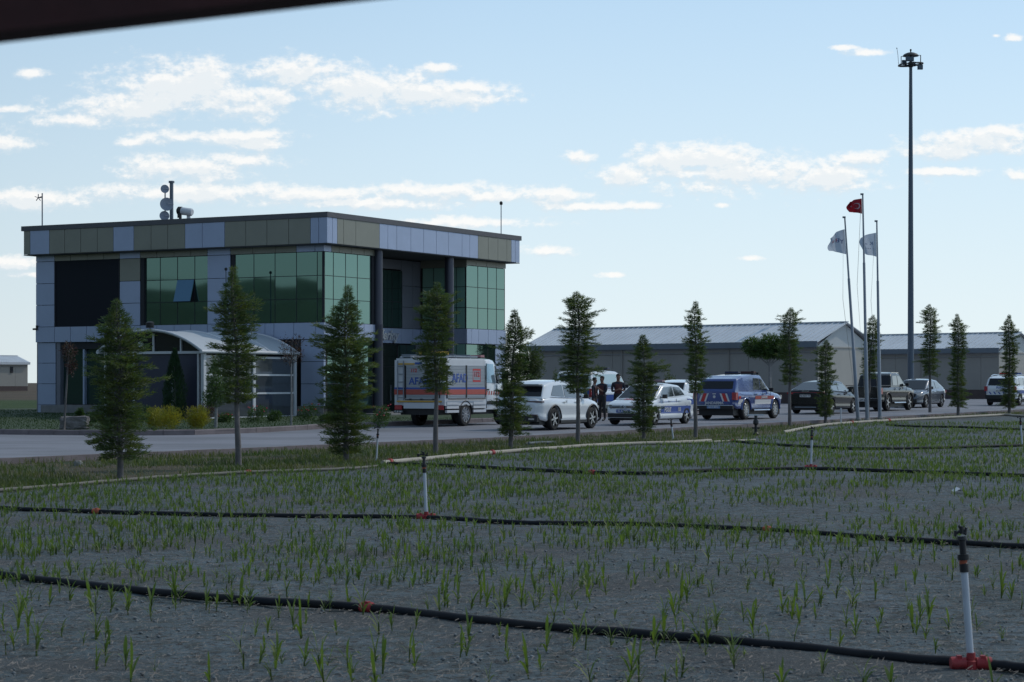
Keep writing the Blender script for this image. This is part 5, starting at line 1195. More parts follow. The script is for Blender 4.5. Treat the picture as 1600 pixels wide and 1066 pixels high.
# ------------------------------------------------------------------ people
skin = mat('skin', (.20,.105,.075), .6); navyc = mat('navy_uniform', (.018,.02,.032), .85, 0, .2, 8); redc = mat('dark_red_vest', (.075,.022,.022), .8, 0, .3, 9); trou = mat('dark_trousers', (.022,.02,.024), .9); hair = mat('black_hair', (.008,.007,.007), .7)
def person(pos, rz, label, height=1.76, arms='front', turn=0.0):
    t = empty('person', pos, rz, label, 'person'); s = height/1.76
    V_ = [(0,0,.96,.155,.115),(0,0,1.10,.150,.105),(0,.0,1.26,.175,.115),(0,0,1.40,.180,.11),(0,-.005,1.485,.062,.06),(0,.012,1.535,.057,.06),(0,.02,1.60,.073,.088),(0,.02,1.67,.078,.095),(0,.01,1.725,.058,.07)]
    Ed = [(i, i+1) for i in range(8)]
    def chain(root, pts):
        last = root
        for p in pts: V_.append(p); Ed.append((last, len(V_)-1)); last = len(V_)-1
        return last
    for sx in (-1, 1):
        chain(0, [(sx*.10,0,.88,.095,.10),(sx*.11,.01,.50,.062,.066),(sx*.115,-.01,.30,.055,.062),(sx*.12,-.02,.09,.042,.046),(sx*.13,.08,.035,.045,.035),(sx*.135,.17,.03,.038,.025)])
        if arms == 'front': a_ = [(sx*.20,0,1.405,.062,.06),(sx*.235,.0,1.25,.055,.055),(sx*.24,.03,1.11,.042,.044),(sx*.17,.18,1.13,.036,.036),(sx*.07,.24,1.165,.028,.024),(sx*.03,.255,1.18,.032,.02)]
        elif arms == 'phone': a_ = [(sx*.20,0,1.405,.062,.06),(sx*.245,.03,1.25,.048,.05),(sx*.23,.08,1.12,.042,.044),(sx*.14,.23,1.20,.036,.036),(sx*.07,.29,1.26,.028,.024),(sx*.035,.30,1.29,.032,.02)]
        else: a_ = [(sx*.20,0,1.405,.062,.06),(sx*.25,.0,1.2,.048,.05),(sx*.27,.02,1.1,.042,.044),(sx*.28,.06,.92,.034,.034),(sx*.285,.075,.84,.028,.022),(sx*.285,.08,.80,.032,.02)]
        h_ = chain(3, a_); hp = Vector(V_[h_][:3]); d = (hp-Vector(V_[h_-1][:3])).normalized()
        for k in range(4):                      # four fingers, then the thumb from the side of the palm
            o_ = Vector((0,0,(k-1.5)*.017)) if arms != 'down' else Vector((0,(k-1.5)*.017,0)); L_ = (.062,.072,.068,.052)[k]; cu = Vector((0,-.012,-.006)) if arms != 'down' else Vector((-sx*.012,0,0))
            q = hp+d*.028+o_; chain(h_, [(*q,.0095,.0095),(*(q+d*L_*.5+cu*.5),.009,.009),(*(q+d*L_+cu*1.8),.008,.008)])
        th = hp+Vector((0,-.01,.028)) if arms != 'down' else hp+Vector((0,.03,.01)); chain(h_-1, [(*(th),.011,.011),(*(th+d*.03+Vector((0,.0,.015)) ),.009,.009)])
    me = bpy.data.meshes.new('person'); me.from_pydata([v_[:3] for v_ in V_], Ed, []); me.update()
    o = bpy.data.objects.new('tmp', me); COL.objects.link(o); o.modifiers.new('s', 'SKIN')
    for i, v_ in enumerate(V_): me.skin_vertices[0].data[i].radius = v_[3:5]; me.skin_vertices[0].data[i].use_root = (i == 0)
    sb_ = o.modifiers.new('sub', 'SUBSURF'); sb_.levels = 2; sb_.render_levels = 2
    dg = bpy.context.evaluated_depsgraph_get(); m2 = bpy.data.meshes.new_from_object(o.evaluated_get(dg)); bpy.data.objects.remove(o)
    m2.name = 'body'; m2.materials.clear()
    for m_ in (navyc, trou, skin, redc, dark): m2.materials.append(m_)
    nose = []
    for v_ in m2.vertices:                       # face: nose ridge, brow, chin
        x, y, z = v_.co
        if z > 1.52 and y > .07:
            v_.co.y += .016*math.exp(-(x/.016)**2-((z-1.615)/.022)**2)-.010*math.exp(-((abs(x)-.032)/.014)**2-((z-1.645)/.012)**2)+.006*math.exp(-(x/.03)**2-((z-1.555)/.012)**2)
    for f_ in m2.polygons:
        x, y, z = f_.center
        if z > 1.47: mi = 2
        elif z < .10: mi = 4
        elif z < .97 and abs(x) < .24: mi = 1
        elif arms != 'down' and y > .185 and z > .95: mi = 2
        elif arms == 'down' and z < .90: mi = 2
        elif abs(x) < .13 and 1.02 < z < 1.40 and y > -.2: mi = 3
        else: mi = 0
        f_.material_index = mi; f_.use_smooth = True
    b_ = bpy.data.objects.new('body', m2); COL.objects.link(b_); b_.parent = t; b_.scale = (s, s, s)
    hm = MB(); r_ = random.Random(3)
    bm = bmesh.new(); bmesh.ops.create_icosphere(bm, subdivisions=3, radius=1)
    for v_ in list(bm.verts):
        c = v_.co.copy(); v_.co = Vector((c.x*.088, c.y*.105+.005, c.z*.085+1.70))+Vector((r_.uniform(-.003,.003),)*3)
    bmesh.ops.delete(bm, geom=[v_ for v_ in bm.verts if (v_.co.y > .045 and v_.co.z < 1.715) or v_.co.z < 1.63], context='VERTS')
    hm.add([v_.co.copy() for v_ in bm.verts], [tuple(x.index for x in f_.verts) for f_ in (bm.verts.index_update() or bm.faces)]); bm.free()
    h2 = hm.build('hair', hair, t, smooth=60); h2.scale = (s, s, s)
    fc = MB()
    for sx in (-1, 1): fc.lathe([(.002,0),(.009,.001),(.002,.005)],8,0,frame((sx*.032,.098,1.645),(1,0,0),(0,1,0)))
    fc.box((-.022,.099,1.577),(.022,.105,1.583)); e_ = fc.build('face_features', dark, t); e_.scale = (s, s, s)
    er = MB()
    for sx in (-1, 1): er.lathe([(.012,0),(.022,.006),(.014,.014)],8,0,frame((sx*.082,.01,1.635),(0,1,0),(sx,0,0)))
    er.build('ears', skin, t).scale = (s, s, s)
    MB().box((-.155,-.115,.985),(.155,.118,1.02)).build('belt', dark, t).scale = (s, s, s)
    return t
def pp(px, D): return Vector(((px-HX)/F*D, D, G(D)+.1))
person(pp(941, 80.0), PI-.75, 'man in dark uniform with phone in hands, turned toward the taller man', 1.72, 'phone')
person(pp(966, 80.6), PI+.15, 'taller man in dark uniform with dark red vest, hands together in front', 1.80, 'front')
person(pp(929, 81.2), PI+1.2, 'man in dark clothes mostly hidden behind the tree and white car mirror', 1.66, 'down')
# ------------------------------------------------------------------ trees and plants
def leafmat(name, col, hue, tr=.3): return mat(name, col, .6, 0, .45, 2.2, trans=tr, hue=hue, hf=1.7)
cedar_m = leafmat('cedar_needles', (.048,.084,.036), (.100,.126,.036), .34)
leaf_g = leafmat('broad_leaf', (.035,.075,.020), (.055,.10,.022), .35)
leaf_y = leafmat('golden_leaf', (.25,.215,.02), (.17,.18,.03), .35)
leaf_r = leafmat('purple_leaf', (.055,.022,.025), (.04,.035,.025), .3)
leaf_d = leafmat('thuja_leaf', (.016,.045,.018), (.022,.055,.018), .2)
leaf_w = leafmat('willow_leaf', (.045,.07,.03), (.06,.08,.03), .35)
rosem = mat('rose_flower', (.45,.03,.05), .6)
whitebark = mat('pale_trunk', (.22,.22,.22), .9, 0, .25, 10)
class Leaves:
    def __init__(s): s.v = []
    def quad(s, p, d, w, l):                 # leaf of width w along d of length l
        u = d.cross(Vector((random_.uniform(-1,1), random_.uniform(-1,1), random_.uniform(-1,1)))); u.normalize(); u *= w/2
        s.v += [p-u*.5, p+u*.5, p+d*l*.6+u, p+d*l, p+d*l*.6-u] if False else [p-u*.6, p+u*.6, p+d*l+u*.25, p+d*l-u*.25]
    def build(s, name, m, parent):
        k = len(s.v); return np_mesh(name, np.array([tuple(q) for q in s.v]), np.arange(k).reshape(-1, 4), m, parent)
random_ = random.Random(99)
def conifer(px, base_py, top_py, cb_py, hw_px, label, seed, profile=None, dens=1.0, side=None, lean=0.0, gapz=()):
    r = random_; r.seed(seed); p = at(px, base_py); s = F/p.y; H = (base_py-top_py)/s; cb = (base_py-cb_py)/s; R = hw_px/s*{1:1.15,2:1.1,3:1.1}.get(seed,1.08)
    t = empty('conifer_tree', p-Vector((0,0,.03)), 0, label, 'conifer', 'young conifers planted in a row along the verge')
    pts = [Vector((lean*H*(i/10)**1.3+.012*H*math.sin(i*1.1+seed)*(i/10), .01*H*math.cos(i*.9+seed)*(i/10), H*i/10)) for i in range(11)]
    tr_ = .028+.009*H
    MB().tube([pts[0]-Vector((0,0,.05))]+pts, [tr_*1.25]+[tr_*(1-i/10.5)+.004 for i in range(11)], 9).build('trunk', bark, t, smooth=60)
    def axis_(z):
        q = min(9.999, max(0, z/H*10)); i = int(q); return pts[i].lerp(pts[i+1], q-i)
    prof = profile or [(0,.72),(.08,.95),(.25,1.0),(.45,.92),(.6,.74),(.75,.55),(.88,.38),(.97,.22),(1,.06)]
    lf = Leaves(); tw = MB(); nbr = int((H-cb)*(96 if seed < 8 else 78))
    for bi in range(nbr):
        tt = min(.995, max(0, (bi+r.uniform(-2.5, 2.5))/nbr)); z = cb+(H-cb)*tt
        if any(a_ < tt < b_ for a_, b_ in gapz): continue
        a = bi*2.39996+r.uniform(-.5, .5); env = R*lerp(prof, tt)*min(1, .12+(1-tt)*5.5); lq = min(1, .45+env*2.2)
        lump = .86+.42*mnoise.noise(Vector((seed*3.1+math.cos(a)*.8, z*3.0, math.sin(a)*.8)))+.25*mnoise.noise(Vector((seed+math.cos(a)*2, z*9, math.sin(a)*2)))
        L = max(.03, env*lump*r.uniform(.42, 1.22))
        if r.random() < .05: L *= 1.35
        if side:
            for q in side:
                if abs(tt-q[0]) < .03 and abs((a-q[1]+PI) % (2*PI)-PI) < .8: L = max(L, env*q[2])
        el = r.uniform(-.05, .45)+.55*tt*tt; dr_ = r.uniform(.08, .30)*(1-tt*.5)
        d = Vector((math.cos(a), math.sin(a), 0)); o = axis_(z); n_ = max(3, int(L/.055)); sd_ = Vector((-d.y, d.x, 0))
        for i in range(1, n_+1):
            q = i/n_; c = o+d*(L*q)+Vector((0, 0, L*(math.sin(el)*q-dr_*q*q)))
            if q > .1:
                wdt = (.17*R/.45*(1-q*.75)+.03)*lq
                for _ in range(int((11 if q > .35 else 8)*dens+r.random())):
                    lat = r.uniform(-1, 1); pz = c+sd_*lat*wdt+d*r.uniform(-.03, .04)+Vector((0, 0, r.uniform(-.03, .025)-abs(lat)*.02))
                    dr = (d*r.uniform(.2, 1)+sd_*lat*1.1+Vector((0, 0, r.uniform(-.25, .65)))).normalized()
                    lf.quad(pz, dr, r.uniform(.015, .030)*lq, r.uniform(.05, .10)*lq)
        if L > .15: tw.tube([o, o+d*L*.5+Vector((0, 0, L*(math.sin(el)*.5-dr_*.25))), o+d*L*.92+Vector((0, 0, L*(math.sin(el)*.92-dr_*.85)))], [.009, .006, .003], 4, cap=False)
    for i in range(40):                          # leader
        q = axis_(H*(.93+.07*r.random())); lf.quad(q, Vector((r.uniform(-1,1)*.6, r.uniform(-1,1)*.6, r.uniform(.5,1))).normalized(), .014, r.uniform(.04,.08))
    cw = lf.build('crown', cedar_m, t); tw.build('branches', bark, cw)
    return t
EAST, WEST = 0.0, PI
conifer(188,750,467,712,46,'broad dark conifer with low bushy crown, first from the left before the pavilion',1,[(0,.55),(.02,1.0),(.1,.75),(.2,.8),(.35,.95),(.5,1.0),(.62,.88),(.72,.66),(.8,.5),(.9,.34),(1,.12)],1.15,side=[(.10,WEST,1.15),(.04,EAST,.9),(.68,EAST,1.25),(.6,WEST,1.1)],lean=-.01)
conifer(373,733,415,628,34,'tall slim conifer with bare lower trunk, second from the left, at the pavilion roof',2,[(0,.7),(.2,.95),(.45,.95),(.6,.88),(.7,.70),(.8,.42),(.9,.24),(1,.08)],1.05,side=[(.70,EAST,1.75),(.38,WEST,1.2)],lean=-.03)
conifer(541,722,445,705,42,'bushiest dark conifer with foliage nearly to the ground before the office corner',3,[(0,.7),(.06,.85),(.2,.9),(.4,1.0),(.6,1.0),(.7,.78),(.8,.48),(.88,.32),(.95,.2),(1,.1)],1.3,side=[(.68,EAST,1.25)])
conifer(681,710,440,610,35,'conifer with bare lower trunk standing in front of the rescue truck',4,[(0,.65),(.2,.76),(.45,.85),(.62,1.0),(.74,.9),(.84,.55),(.92,.3),(1,.1)],1.1)
conifer(798,703,483,678,24,'narrow conifer with long thin tip between the rescue truck and the white crossover',5,[(0,.8),(.15,1.0),(.5,.95),(.7,.8),(.8,.8),(.86,.5),(.94,.5),(1,.2)],1.15,side=[(.75,EAST,1.3)],lean=.03)
conifer(903,693,455,612,29,'tall even conifer rising in front of the white crossover doors',6,[(0,.55),(.15,.95),(.4,.9),(.6,.95),(.8,.95),(.9,.75),(1,.25)],1.1,side=[(.2,EAST,1.4)])
conifer(1006,688,522,673,21,'short gappy conifer in front of the police saloon bonnet',7,[(0,.6),(.2,.95),(.5,.95),(.66,1.1),(.74,.5),(.8,.75),(.92,.6),(1,.3)],1.15,side=[(.62,EAST,1.6)],gapz=((.70,.74),))
conifer(1087,683,470,612,19,'slender pointed conifer between the police saloon and the blue pickup',8,[(0,.7),(.3,.9),(.6,.9),(.85,.6),(.95,.35),(1,.1)],1.2)
conifer(1234,665,480,598,20,'tall loose conifer in front of the black saloon tail',9,[(0,.6),(.2,.85),(.5,.8),(.7,.6),(.85,.85),(.94,.55),(1,.15)],1.1)
conifer(1290,662,530,650,16,'short dense conifer in front of the black saloon side',10,[(0,.6),(.3,.75),(.6,.95),(.82,.95),(.93,.6),(1,.2)],1.3)
conifer(1356,656,492,590,16,'conifer with bent tip between the flag poles',11,[(0,.6),(.3,.95),(.6,.9),(.8,.6),(.92,.45),(1,.15)],1.2,lean=.05)
conifer(1453,648,475,585,18,'tallest right hand conifer standing in front of the grey saloon',12,[(0,.6),(.2,.85),(.5,.75),(.75,.8),(.88,.75),(.95,.4),(1,.12)],1.2)
conifer(1497,652,490,635,16,'slim conifer with foliage low down just right of the grey saloon',13,[(0,.9),(.3,.7),(.6,.75),(.75,1.0),(.86,.7),(.94,.4),(1,.12)],1.25)
conifer(1577,647,491,636,13,'last conifer at the right edge in front of the patrol off-roader',14,[(0,1.0),(.4,.85),(.7,.95),(.88,.85),(.95,.5),(1,.15)],1.25)

def leafy(name, label, cat, pos, blobs, n_, size, m, trunk=None, tm=None, up=.0, extra=None, group=None):
    # blobs: ellipsoids (x,y,z,rx,ry,rz); leaves fill their outer shells
    r = random_; t = empty(name, pos, 0, label, cat, group); lf = Leaves()
    tot = sum(b[3]*b[5] for b in blobs)
    for b in blobs:
        for _ in range(int(n_*b[3]*b[5]/tot)):
            d = Vector((r.gauss(0,1), r.gauss(0,1), r.gauss(0,1))).normalized(); q = r.random()**.45
            nz = 1+.35*mnoise.noise(d*2.2+Vector(b[:3])*3)+.2*mnoise.noise(d*6+Vector(b[:3]))
            c = Vector((b[0]+d.x*b[3]*q*nz, b[1]+d.y*b[4]*q*nz, b[2]+d.z*b[5]*q*nz))
            if c.z < .02: c.z = .02+r.random()*.05
            e = (d+Vector((r.uniform(-.8,.8), r.uniform(-.8,.8), r.uniform(-.8,.8)+up))).normalized()
            lf.quad(c, e, size*r.uniform(.4,.8), size*r.uniform(.8,1.5))
    cw = lf.build('crown' if trunk else 'foliage', m, t)
    if trunk:
        mb = MB()
        for path, rad in trunk: mb.tube(path, rad, 7)
        mb.build('trunk', tm or bark, t, smooth=60)
    if extra: extra(t)
    return t
# street tree with three-lobed crown behind the blue pickup
def lot(px, py, D=None):
    p = at(px, py, .1) if D is None else Vector(((px-HX)/F*D, D, G(D)+.1)); return p
p = lot(1203, 0, 104); s = F/104; zc = lambda py: CH+(HY-py)/s-p.z
br = [([(0,0,-.1),(0,0,zc(570)),(.05,0,zc(545))],[.09,.065,.04])]+[([(0,0,zc(572)),(dx*.5,0,zc(560)),(dx,dy,zc(538))],[.045,.035,.012]) for dx, dy in ((-.9,0),(-.4,.3),(.45,-.2),(.95,.1))]
leafy('street_tree', 'round leafed green tree with flat three lobed crown behind the blue pickup', 'tree', p, [(-.85,0,zc(542),.52,.5,.50),(0,.1,zc(540),.55,.6,.62),(.75,0,zc(541),.66,.6,.56),(-.35,-.1,zc(550),.7,.5,.32),(.4,0,zc(551),.7,.5,.32)], 9000, .10, leaf_g, br, whitebark)
# willow between office and shed
p = lot(828, 0, 104); s = F/104; zc = lambda py: CH+(HY-py)/s-p.z
leafy('willow_tree', 'soft grey green willow peeping out behind the slim conifer at the office end', 'tree', p, [(0,0,zc(560),.65,.7,.75),(-.2,0,zc(585),.7,.7,.7),(.15,.1,zc(575),.55,.6,.8),(-.5,0,zc(570),.5,.5,.6)], 7000, .09, leaf_w, [([(0,0,-.1),(.03,0,zc(575))],[.07,.04])])
# garden
def lawnp(px, py): return at(px, py, .205)
for px, py, w, h, lab in ((242,670,15,30,'leftmost golden green clipped bush by the pavilion'),(262,672,29,33,'largest golden bush in the middle of the three'),(309,671,21,33,'rightmost golden bush of the three by the pavilion')):
    p = lawnp(px, py); s = F/p.y; a = w/s; b_ = h*1.12/s
    leafy('golden_bush', lab, 'bush', p, [(0,0,b_*.52,a*.92,a*.9,b_*.50),(0,0,b_*.3,a*.7,a*.7,b_*.3)], 3400, .045, leaf_y, up=1.3, group='golden bushes in front of the pavilion')
p = lawnp(273, 655); s = F/p.y; h = (655-547)/s
def thuja(p, h, w, label, m=leaf_d, n_=6500):
    t = empty('thuja_tree', p, 0, label, 'conifer'); lf = Leaves(); r = random_
    for _ in range(n_):
        q = r.random()**1.2; a = r.random()*6.28; rr_ = w*(lerp([(0,.7),(.2,1),(.5,.85),(.8,.45),(1,.04)], q))*(r.random()**.4)*(1+.25*mnoise.noise(Vector((math.cos(a)*2, math.sin(a)*2, q*6))))
        lf.quad(Vector((math.cos(a)*rr_, math.sin(a)*rr_, q*h)), Vector((math.cos(a)*.4, math.sin(a)*.4, 1)).normalized(), .035, r.uniform(.07,.13))
    lf.build('crown', m, t); MB().tube([(0,0,-.02),(0,0,h*.9)], [.05,.01], 6).build('trunk', bark, t); return t
thuja(p, h, .46, 'narrow dark green thuja column in front of the navy pavilion doors')
p = lawnp(291, 652); thuja(p, 62/(F/p.y), .30, 'shorter dark thuja right of the tall thuja column')
p = lawnp(337, 668); s = F/p.y; z_ = lambda py: (668-py)/s
leafy('young_tree', 'small bright green leafy tree left of the pavilion side glazing', 'tree', p, [(0,0,z_(590),.30,.3,.42),(.05,0,z_(612),.42,.4,.40),(-.1,0,z_(622),.38,.35,.28),(0,0,z_(574),.14,.14,.3)], 2600, .07, leaf_g, [([(0,0,-.02),(.02,0,z_(640)),(0,0,z_(600))],[.06,.045,.02])], whitebark)
p = lawnp(100, 672); s = F/p.y; z_ = lambda py: (672-py)/s
leafy('red_leaf_tree', 'thin staked tree with small dark red crown by the left office window', 'tree', p, [(.16,0,z_(550),.22,.22,.30),(.22,0,z_(572),.16,.16,.3)], 620, .07, leaf_r, [([(0,0,-.02),(.03,0,z_(640)),(.10,0,z_(585)),(.16,0,z_(545))],[.045,.035,.028,.01])], bark)
p = lawnp(455, 665); s = F/p.y; z_ = lambda py: (665-py)/s
def twigs(t):
    mb = MB(); r = random_
    for k in range(16):
        a = r.random()*6.28; L = r.uniform(.25,.55); b0 = Vector((0,0,z_(572)+r.uniform(-.05,.25))); mb.tube([b0, b0+Vector((math.cos(a)*L*.5, math.sin(a)*L*.5, L*.7)), b0+Vector((math.cos(a)*L*.75, math.sin(a)*L*.75, L*1.6))], [.01,.006,.003], 4)
    mb.build('twigs', bark, t)
leafy('sparse_tree', 'thin tree with sparse reddish leaves in front of the pavilion side', 'tree', p, [(-.18,0,z_(545),.28,.28,.42),(.22,0,z_(540),.26,.26,.42),(0,0,z_(558),.36,.3,.35)], 420, .07, leaf_r, [([(0,0,-.02),(.01,0,z_(620)),(.0,0,z_(568))],[.04,.03,.022])], whitebark, extra=twigs)
rb_i = 0
for px, py, w, h, lab, fl in ((403,660,18,26,'rose bush with red flowers below the pavilion side glass',True),(430,658,14,15,'low dark green shrub between the rose bushes',False),(483,658,18,27,'rose bush at the office corner panel',True),(352,660,14,14,'low rose shrub beside the young green tree',True),(597,668,16,34,'loose green bush with a few roses at the entrance by the truck tail',True),(125,656,7,18,'small dark shrub by the office plinth at left',False),(150,660,16,16,'low dark shrub behind the stone block',False),(228,660,12,26,'dark shrub left of the golden bushes',False),(325,655,14,26,'dark purple shrub right of the golden bushes',None),(510,660,12,14,'small low shrub behind the bushiest conifer',False)):
    p = lawnp(px, py); s = F/p.y; a = w/s; b_ = h/s
    def flowers(t, a=a, b_=b_):
        mb = MB(); r = random_
        for k in range(9):
            c = Vector(((k/8*1.7-.85)*a, r.uniform(-.9,.2)*a, b_*r.uniform(.55,1.05)))
            mb.lathe([(.004,-.02),(.028,0),(.018,.025)],6,0,Matrix.Translation(c))
        mb.build('flowers', rosem, t)
    leafy('garden_shrub', lab, 'shrub', p, [(0,0,b_*.5,a*.9,a*.8,b_*.5),(a*.3,0,b_*.7,a*.4,a*.4,b_*.3),(-a*.4,0,b_*.35,a*.5,a*.5,b_*.4)], 900, .06, leaf_r if fl is None else leaf_g, extra=flowers if fl else None, group='garden shrubs around the office')
for px, D, top, w, lab in ((868,124,577,9,'small pointed evergreen against the first shed wall'),(1044,118,582,14,'low dark evergreen against the shed above the police saloon'),(1052,119,588,9,'second low evergreen beside it against the shed wall'),(990,118,586,22,'rounded shrub behind the police saloon roof at the shed')):
    s = F/D; p = Vector(((px-HX)/F*D, D, G(D)+.08)); h = CH+(HY-top)/s-p.z; a = w/s
    leafy('wall_shrub', lab, 'shrub', p, [(0,0,h*.45,a*.9,a*.9,h*.45),(0,0,h*.75,a*.45,a*.45,h*.28)], 800, .09, leaf_w, group='shrubs along the shed wall')
# stone planter block
p = at(117, 671, .205); s = F/p.y
bm = bmesh.new(); bmesh.ops.create_cube(bm, size=1); bmesh.ops.subdivide_edges(bm, edges=bm.edges[:], cuts=5, use_grid_fill=True)
for v_ in bm.verts:
    n_ = mnoise.noise(v_.co*3)*.05+mnoise.noise(v_.co*9)*.02; c = v_.co.copy(); rnd = Vector((c.x/max(1,1+.25*abs(c.y*2)**6*abs(c.x*2)**6), c.y, c.z)); v_.co = Vector((c.x*(.86), c.y*.5, (c.z+.5)*.40))+c.normalized()*n_
bmesh.ops.bevel(bm, geom=[e for e in bm.edges if e.calc_face_angle(0) > 1], offset=.03, segments=2, affect='EDGES')
me = bpy.data.meshes.new('stone_block'); bm.to_mesh(me); bm.free(); me.materials.append(mat('rough_stone', (.16,.15,.15), .95, 0, .25, 5, .02, 14)); o = bpy.data.objects.new('stone_block', me); COL.objects.link(o); o.location = p; tag(o, 'rough grey stone block lying on the lawn edge near the left conifer', 'stone block')

# ------------------------------------------------------------------ flags and the tall mast
def flag(px, py, top, px_top, label, m, L, Hf, drop, seed, cloth_label=None, word=None, D=None, sag=.3):
    p = at(px, py, 0.05); s = F/p.y; H = (py-top)/s; tx = (px_top-px)/s
    t = empty('flagpole', p, 0, label, 'flagpole', 'flag poles on the verge'); ax = Vector((tx, 0, H))
    MB().tube([Vector((0,0,-.05)), ax*.35, ax*.352, ax*.70, ax*.702, ax], [.075,.072,.058,.052,.040,.030], 12).build('pole', greysteel, t, smooth=40)
    MB().lathe([(.12,0),(.12,.05),(.08,.12)],12).build('base_collar', concrete, t); MB().box((tx-.09,-.03,H),(tx+.03,.03,H+.07)).build('finial', steel, t)
    MB().tube([ax*.94+Vector((-.10,-.05,0)), ax*.6+Vector((-.30,-.05,0)), ax*.2+Vector((-.12,-.05,0)), ax*.1+Vector((-.08,-.05,0))], .007, 4).build('halyard', hose_m, t)
    # the cloth streams left of the pole, its free end lifting and folding
    nu, nv = 22, 14; vs = []; top_z = H*drop; r = random.Random(seed)
    def P(u, v):                              # u along the fly, v down the hoist
        x = -L*u*(1-.10*v*0); z = -Hf*v*(1-.22*u)-sag*L*u*u*(1-v)*.9-.10*L*u
        y = .16*math.sin(u*7+seed)*u+.06*math.sin(u*15+v*4+seed)*u
        x += .07*math.sin(v*5+seed)*u+.06*u*math.sin(u*9)
        q = top_z+z; return Vector((tx*q/H+x-.04, y, q))
    for i in range(nu+1):
        for j in range(nv+1): vs.append(P(i/nu, j/nv))
    fs = [(i*(nv+1)+j, i*(nv+1)+j+1, (i+1)*(nv+1)+j+1, (i+1)*(nv+1)+j) for i in range(nu) for j in range(nv)]
    f = MB().add(vs, fs).build('flag', m, t, smooth=80)
    if word:
        for s_, size, u0, v0, m_ in word:
            c = bpy.data.curves.new('t', 'FONT'); c.body = s_; c.size = size; c.align_x = 'CENTER'; c.align_y = 'CENTER'; c.extrude = .006; c.resolution_u = 2
            to = bpy.data.objects.new('tmp', c); COL.objects.link(to); dg = bpy.context.evaluated_depsgraph_get(); me = bpy.data.meshes.new_from_object(to.evaluated_get(dg)); bpy.data.objects.remove(to)
            me.transform(Matrix.Scale(-1, 4, (1,0,0)))
            for v_ in me.vertices:
                u = u0-v_.co.x/L; vv = v0-v_.co.y/Hf; q = P(u, vv); v_.co = q+Vector((0, -.014+v_.co.z, 0))
            me.materials.clear(); me.materials.append(m_); o = bpy.data.objects.new('flag_lettering', me); COL.objects.link(o); o.parent = f
    return t, f, P
flag_w = mat('white_flag_cloth', (.44,.50,.58), .8, 0, .06, 3, trans=.45, tcol=(1.2,1.2,1.2)); flag_r = mat('red_flag_cloth', (.22,.010,.022), .8, 0, .1, 3, trans=.25, tcol=(1.5,1,1))
tblue = mat('flag_blue_ink', (.03,.06,.22), .7); tred = mat('flag_red_ink', (.45,.05,.08), .7); tfaint = mat('flag_faint_ink', (.13,.19,.34), .7)
flag(1341,657,341,1320,'leftmost leaning flag pole with white flag lettered in blue and red',flag_w,.66,1.0,.945,1.0,word=[('Y',.26,.22,.50,tblue),('E',.26,.43,.44,tblue),('N',.26,.64,.42,tred),('I',.24,.84,.40,tred)],sag=.50)
t, f, P = flag(1355,658,305,1348,'tallest middle flag pole with small dark red crescent flag',flag_r,.56,.60,.985,2.0,sag=.15)
cr_ = MB(); n_ = 20; pts = []
for i in range(n_+1): a = -2.5+5.0*i/n_; pts.append((math.cos(a)*.13, math.sin(a)*.13))
for i in range(n_+1): a = 2.5-5.0*i/n_; pts.append((math.cos(a)*.104-.03-.0, math.sin(a)*.104*.98))
star = [(.17+.05*(1 if k % 2 == 0 else .4)*math.cos(k*PI/5+PI), .05*(1 if k % 2 == 0 else .4)*math.sin(k*PI/5+PI)) for k in range(10)]
for poly in (pts, star):
    vs = [P(.30+(-x)*-1/.56*1.0, .5+y/.60)+Vector((0,-.014,0)) for x, y in [(-a, b) for a, b in poly]] if False else [P(.34+x/.56, .5-y/.60)+Vector((0,-.016,0)) for x, y in [(-a if poly is pts else a, b) for a, b in poly]]
    tr = tessellate_polygon([[Vector((a, b, 0)) for a, b in poly]]); cr_.add(vs, [tuple(q) for q in tr])
cr_.build('crescent_and_star', mat('faded_white_ink', (.42,.30,.33), .8), f)
flag(1375,655,347,1370,'rightmost flag pole with white flag bearing a faint blue emblem',flag_w,.66,.98,.945,3.4,word=[('K',.20,.30,.45,tfaint),('~',.34,.62,.45,tfaint),('....',.24,.5,.62,tfaint)],sag=.25)
D = 130; s = F/D; p = Vector(((1423-HX)/F*D, D, G(D)+.05)); zc = lambda py: CH+(HY-py)/s-p.z; Hm = zc(104)
t = empty('high_light_mast', p, 0, 'very tall grey tapered light mast with floodlight ring and domed cap', 'light mast')
mast_m = mat('mast_paint', (.085,.115,.155), .5, .3)
MB().tube([(0,0,-.1),(0,0,Hm*.33),(0,0,Hm*.66),(0,0,Hm)], [.21,.18,.145,.10], 16).build('pole', mast_m, t, smooth=40)
MB().lathe([(.32,0),(.32,.06),(.24,.08),(.24,.5),(.2,.55)],16).build('base_flange', mast_m, t)
rg = MB(); R_ = .76
rg.tube([(R_*math.cos(a*PI/12), R_*math.sin(a*PI/12), Hm+.12+.06*math.cos(a*PI/12)) for a in range(25)], .045, 6)
for a in range(6): rg.tube([(0,0,Hm+.08),(R_*math.cos(a*PI/3+.3), R_*math.sin(a*PI/3+.3), Hm+.12)], .03, 6)
rg.tube([(-.60,0,Hm+.15),(-.60,0,Hm+.62),(-.35,0,Hm+.64)], .03, 6).tube([(.62,0,Hm+.15),(.62,0,Hm+.70),(.35,0,Hm+.70)], .03, 6)
rg.build('lamp_ring', dark, t, smooth=60)
MB().lathe([(.50,Hm+.64),(.50,Hm+.68),(.40,Hm+.78),(.2,Hm+.86),(.04,Hm+.88),(.04,Hm+.98),(.06,Hm+1.0),(.06,Hm+1.06),(.01,Hm+1.1)],20).build('dome_cap', dark, t, smooth=40)
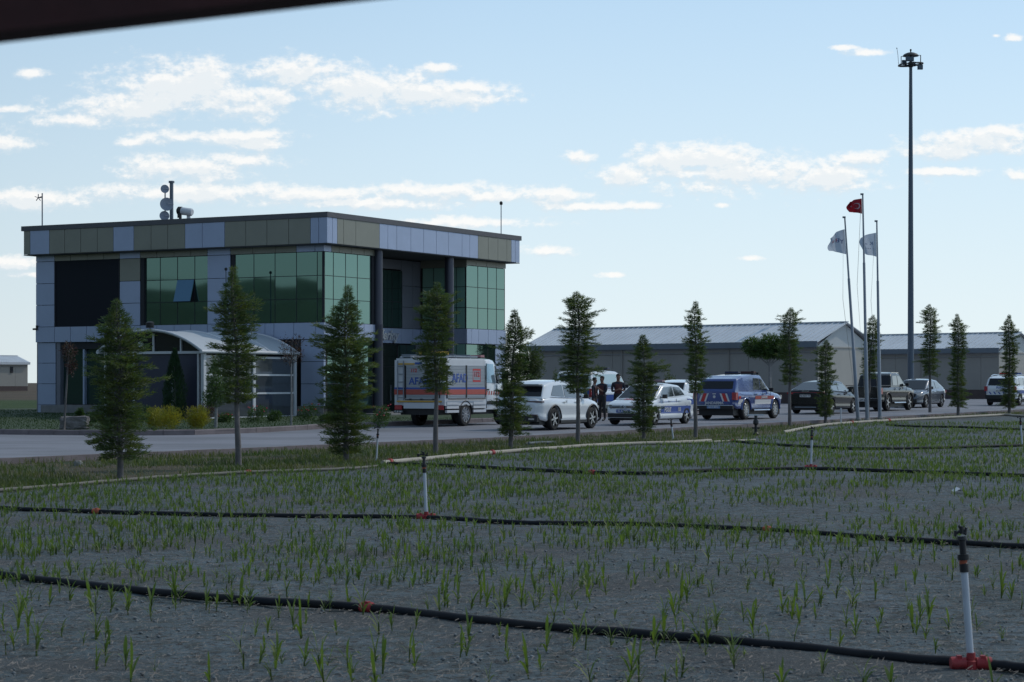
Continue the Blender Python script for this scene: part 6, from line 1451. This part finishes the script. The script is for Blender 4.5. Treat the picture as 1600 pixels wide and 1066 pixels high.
MB().lathe([(.13,Hm-.05),(.16,Hm),(.16,Hm+.25),(.08,Hm+.3),(.05,Hm+.66)],14).build('winch_head', dark, t, smooth=40)
for x, y, z, w in ((-.12,-.3,.42,.25),(.55,-.2,-.08,.16),(-.35,.3,.3,.14),(.2,.35,.2,.16)):
    MB().box((x-w,y-.09,Hm+z-.14),(x+w,y+.09,Hm+z+.14)).box((x-w*.8,y-.14,Hm+z-.10),(x+w*.8,y-.09,Hm+z+.10)).tube([(x,y,Hm+z),(x*.9,y*.9,Hm+.12)],.025,5).build('floodlight', mast_m, t)
MB().tube([(-.76,0,Hm+.12),(-.80,0,Hm+.7),(-.86,0,Hm+1.12)], .014, 5).lathe([(.03,0),(.03,.07)],6,0,Matrix.Translation((-.87,0,Hm+1.1))).build('whip_aerial', dark, t)
MB().tube([(-.6,-.4,Hm+.1),(-.45,-.45,Hm-.04),(-.15,-.3,Hm+.02)], .012, 5).build('cable', dark, t)
# ------------------------------------------------------------------ the wood behind the camera that the office glass mirrors
lf = Leaves(); r = random_; r.seed(5)
woods = []
for k in range(900):
    a = math.radians(-200+r.random()*110); R_ = 225+r.random()*25; x = -12+R_*math.cos(a); y = 85+R_*math.sin(a)
    woods.append((x, y))
mbw = MB(); n_ = 160
for k in range(n_):
    a0 = math.radians(-205+120*k/n_); a1 = math.radians(-205+120*(k+1)/n_)
    h = 17+2.0*mnoise.noise(Vector((k*.22,0,0)))+1.2*mnoise.noise(Vector((k*.9,3,0)))
    h2 = 17+2.0*mnoise.noise(Vector(((k+1)*.22,0,0)))+1.2*mnoise.noise(Vector(((k+1)*.9,3,0)))
    q = []
    for a, R_, hh in ((a0,225,0),(a1,225,0),(a1,228,h2*.8),(a0,228,h*.8),(a0,236,h),(a1,236,h2),(a0,250,0),(a1,250,0)): q.append((-12+R_*math.cos(a), 85+R_*math.sin(a), hh))
    mbw.add(q, [(0,1,2,3),(3,2,5,4),(4,5,7,6)])
w_ = mbw.build('distant_wood', mat('distant_wood_leaf', (.05,.07,.04), .9, 0, .4, .15)); tag(w_, kind='stuff')
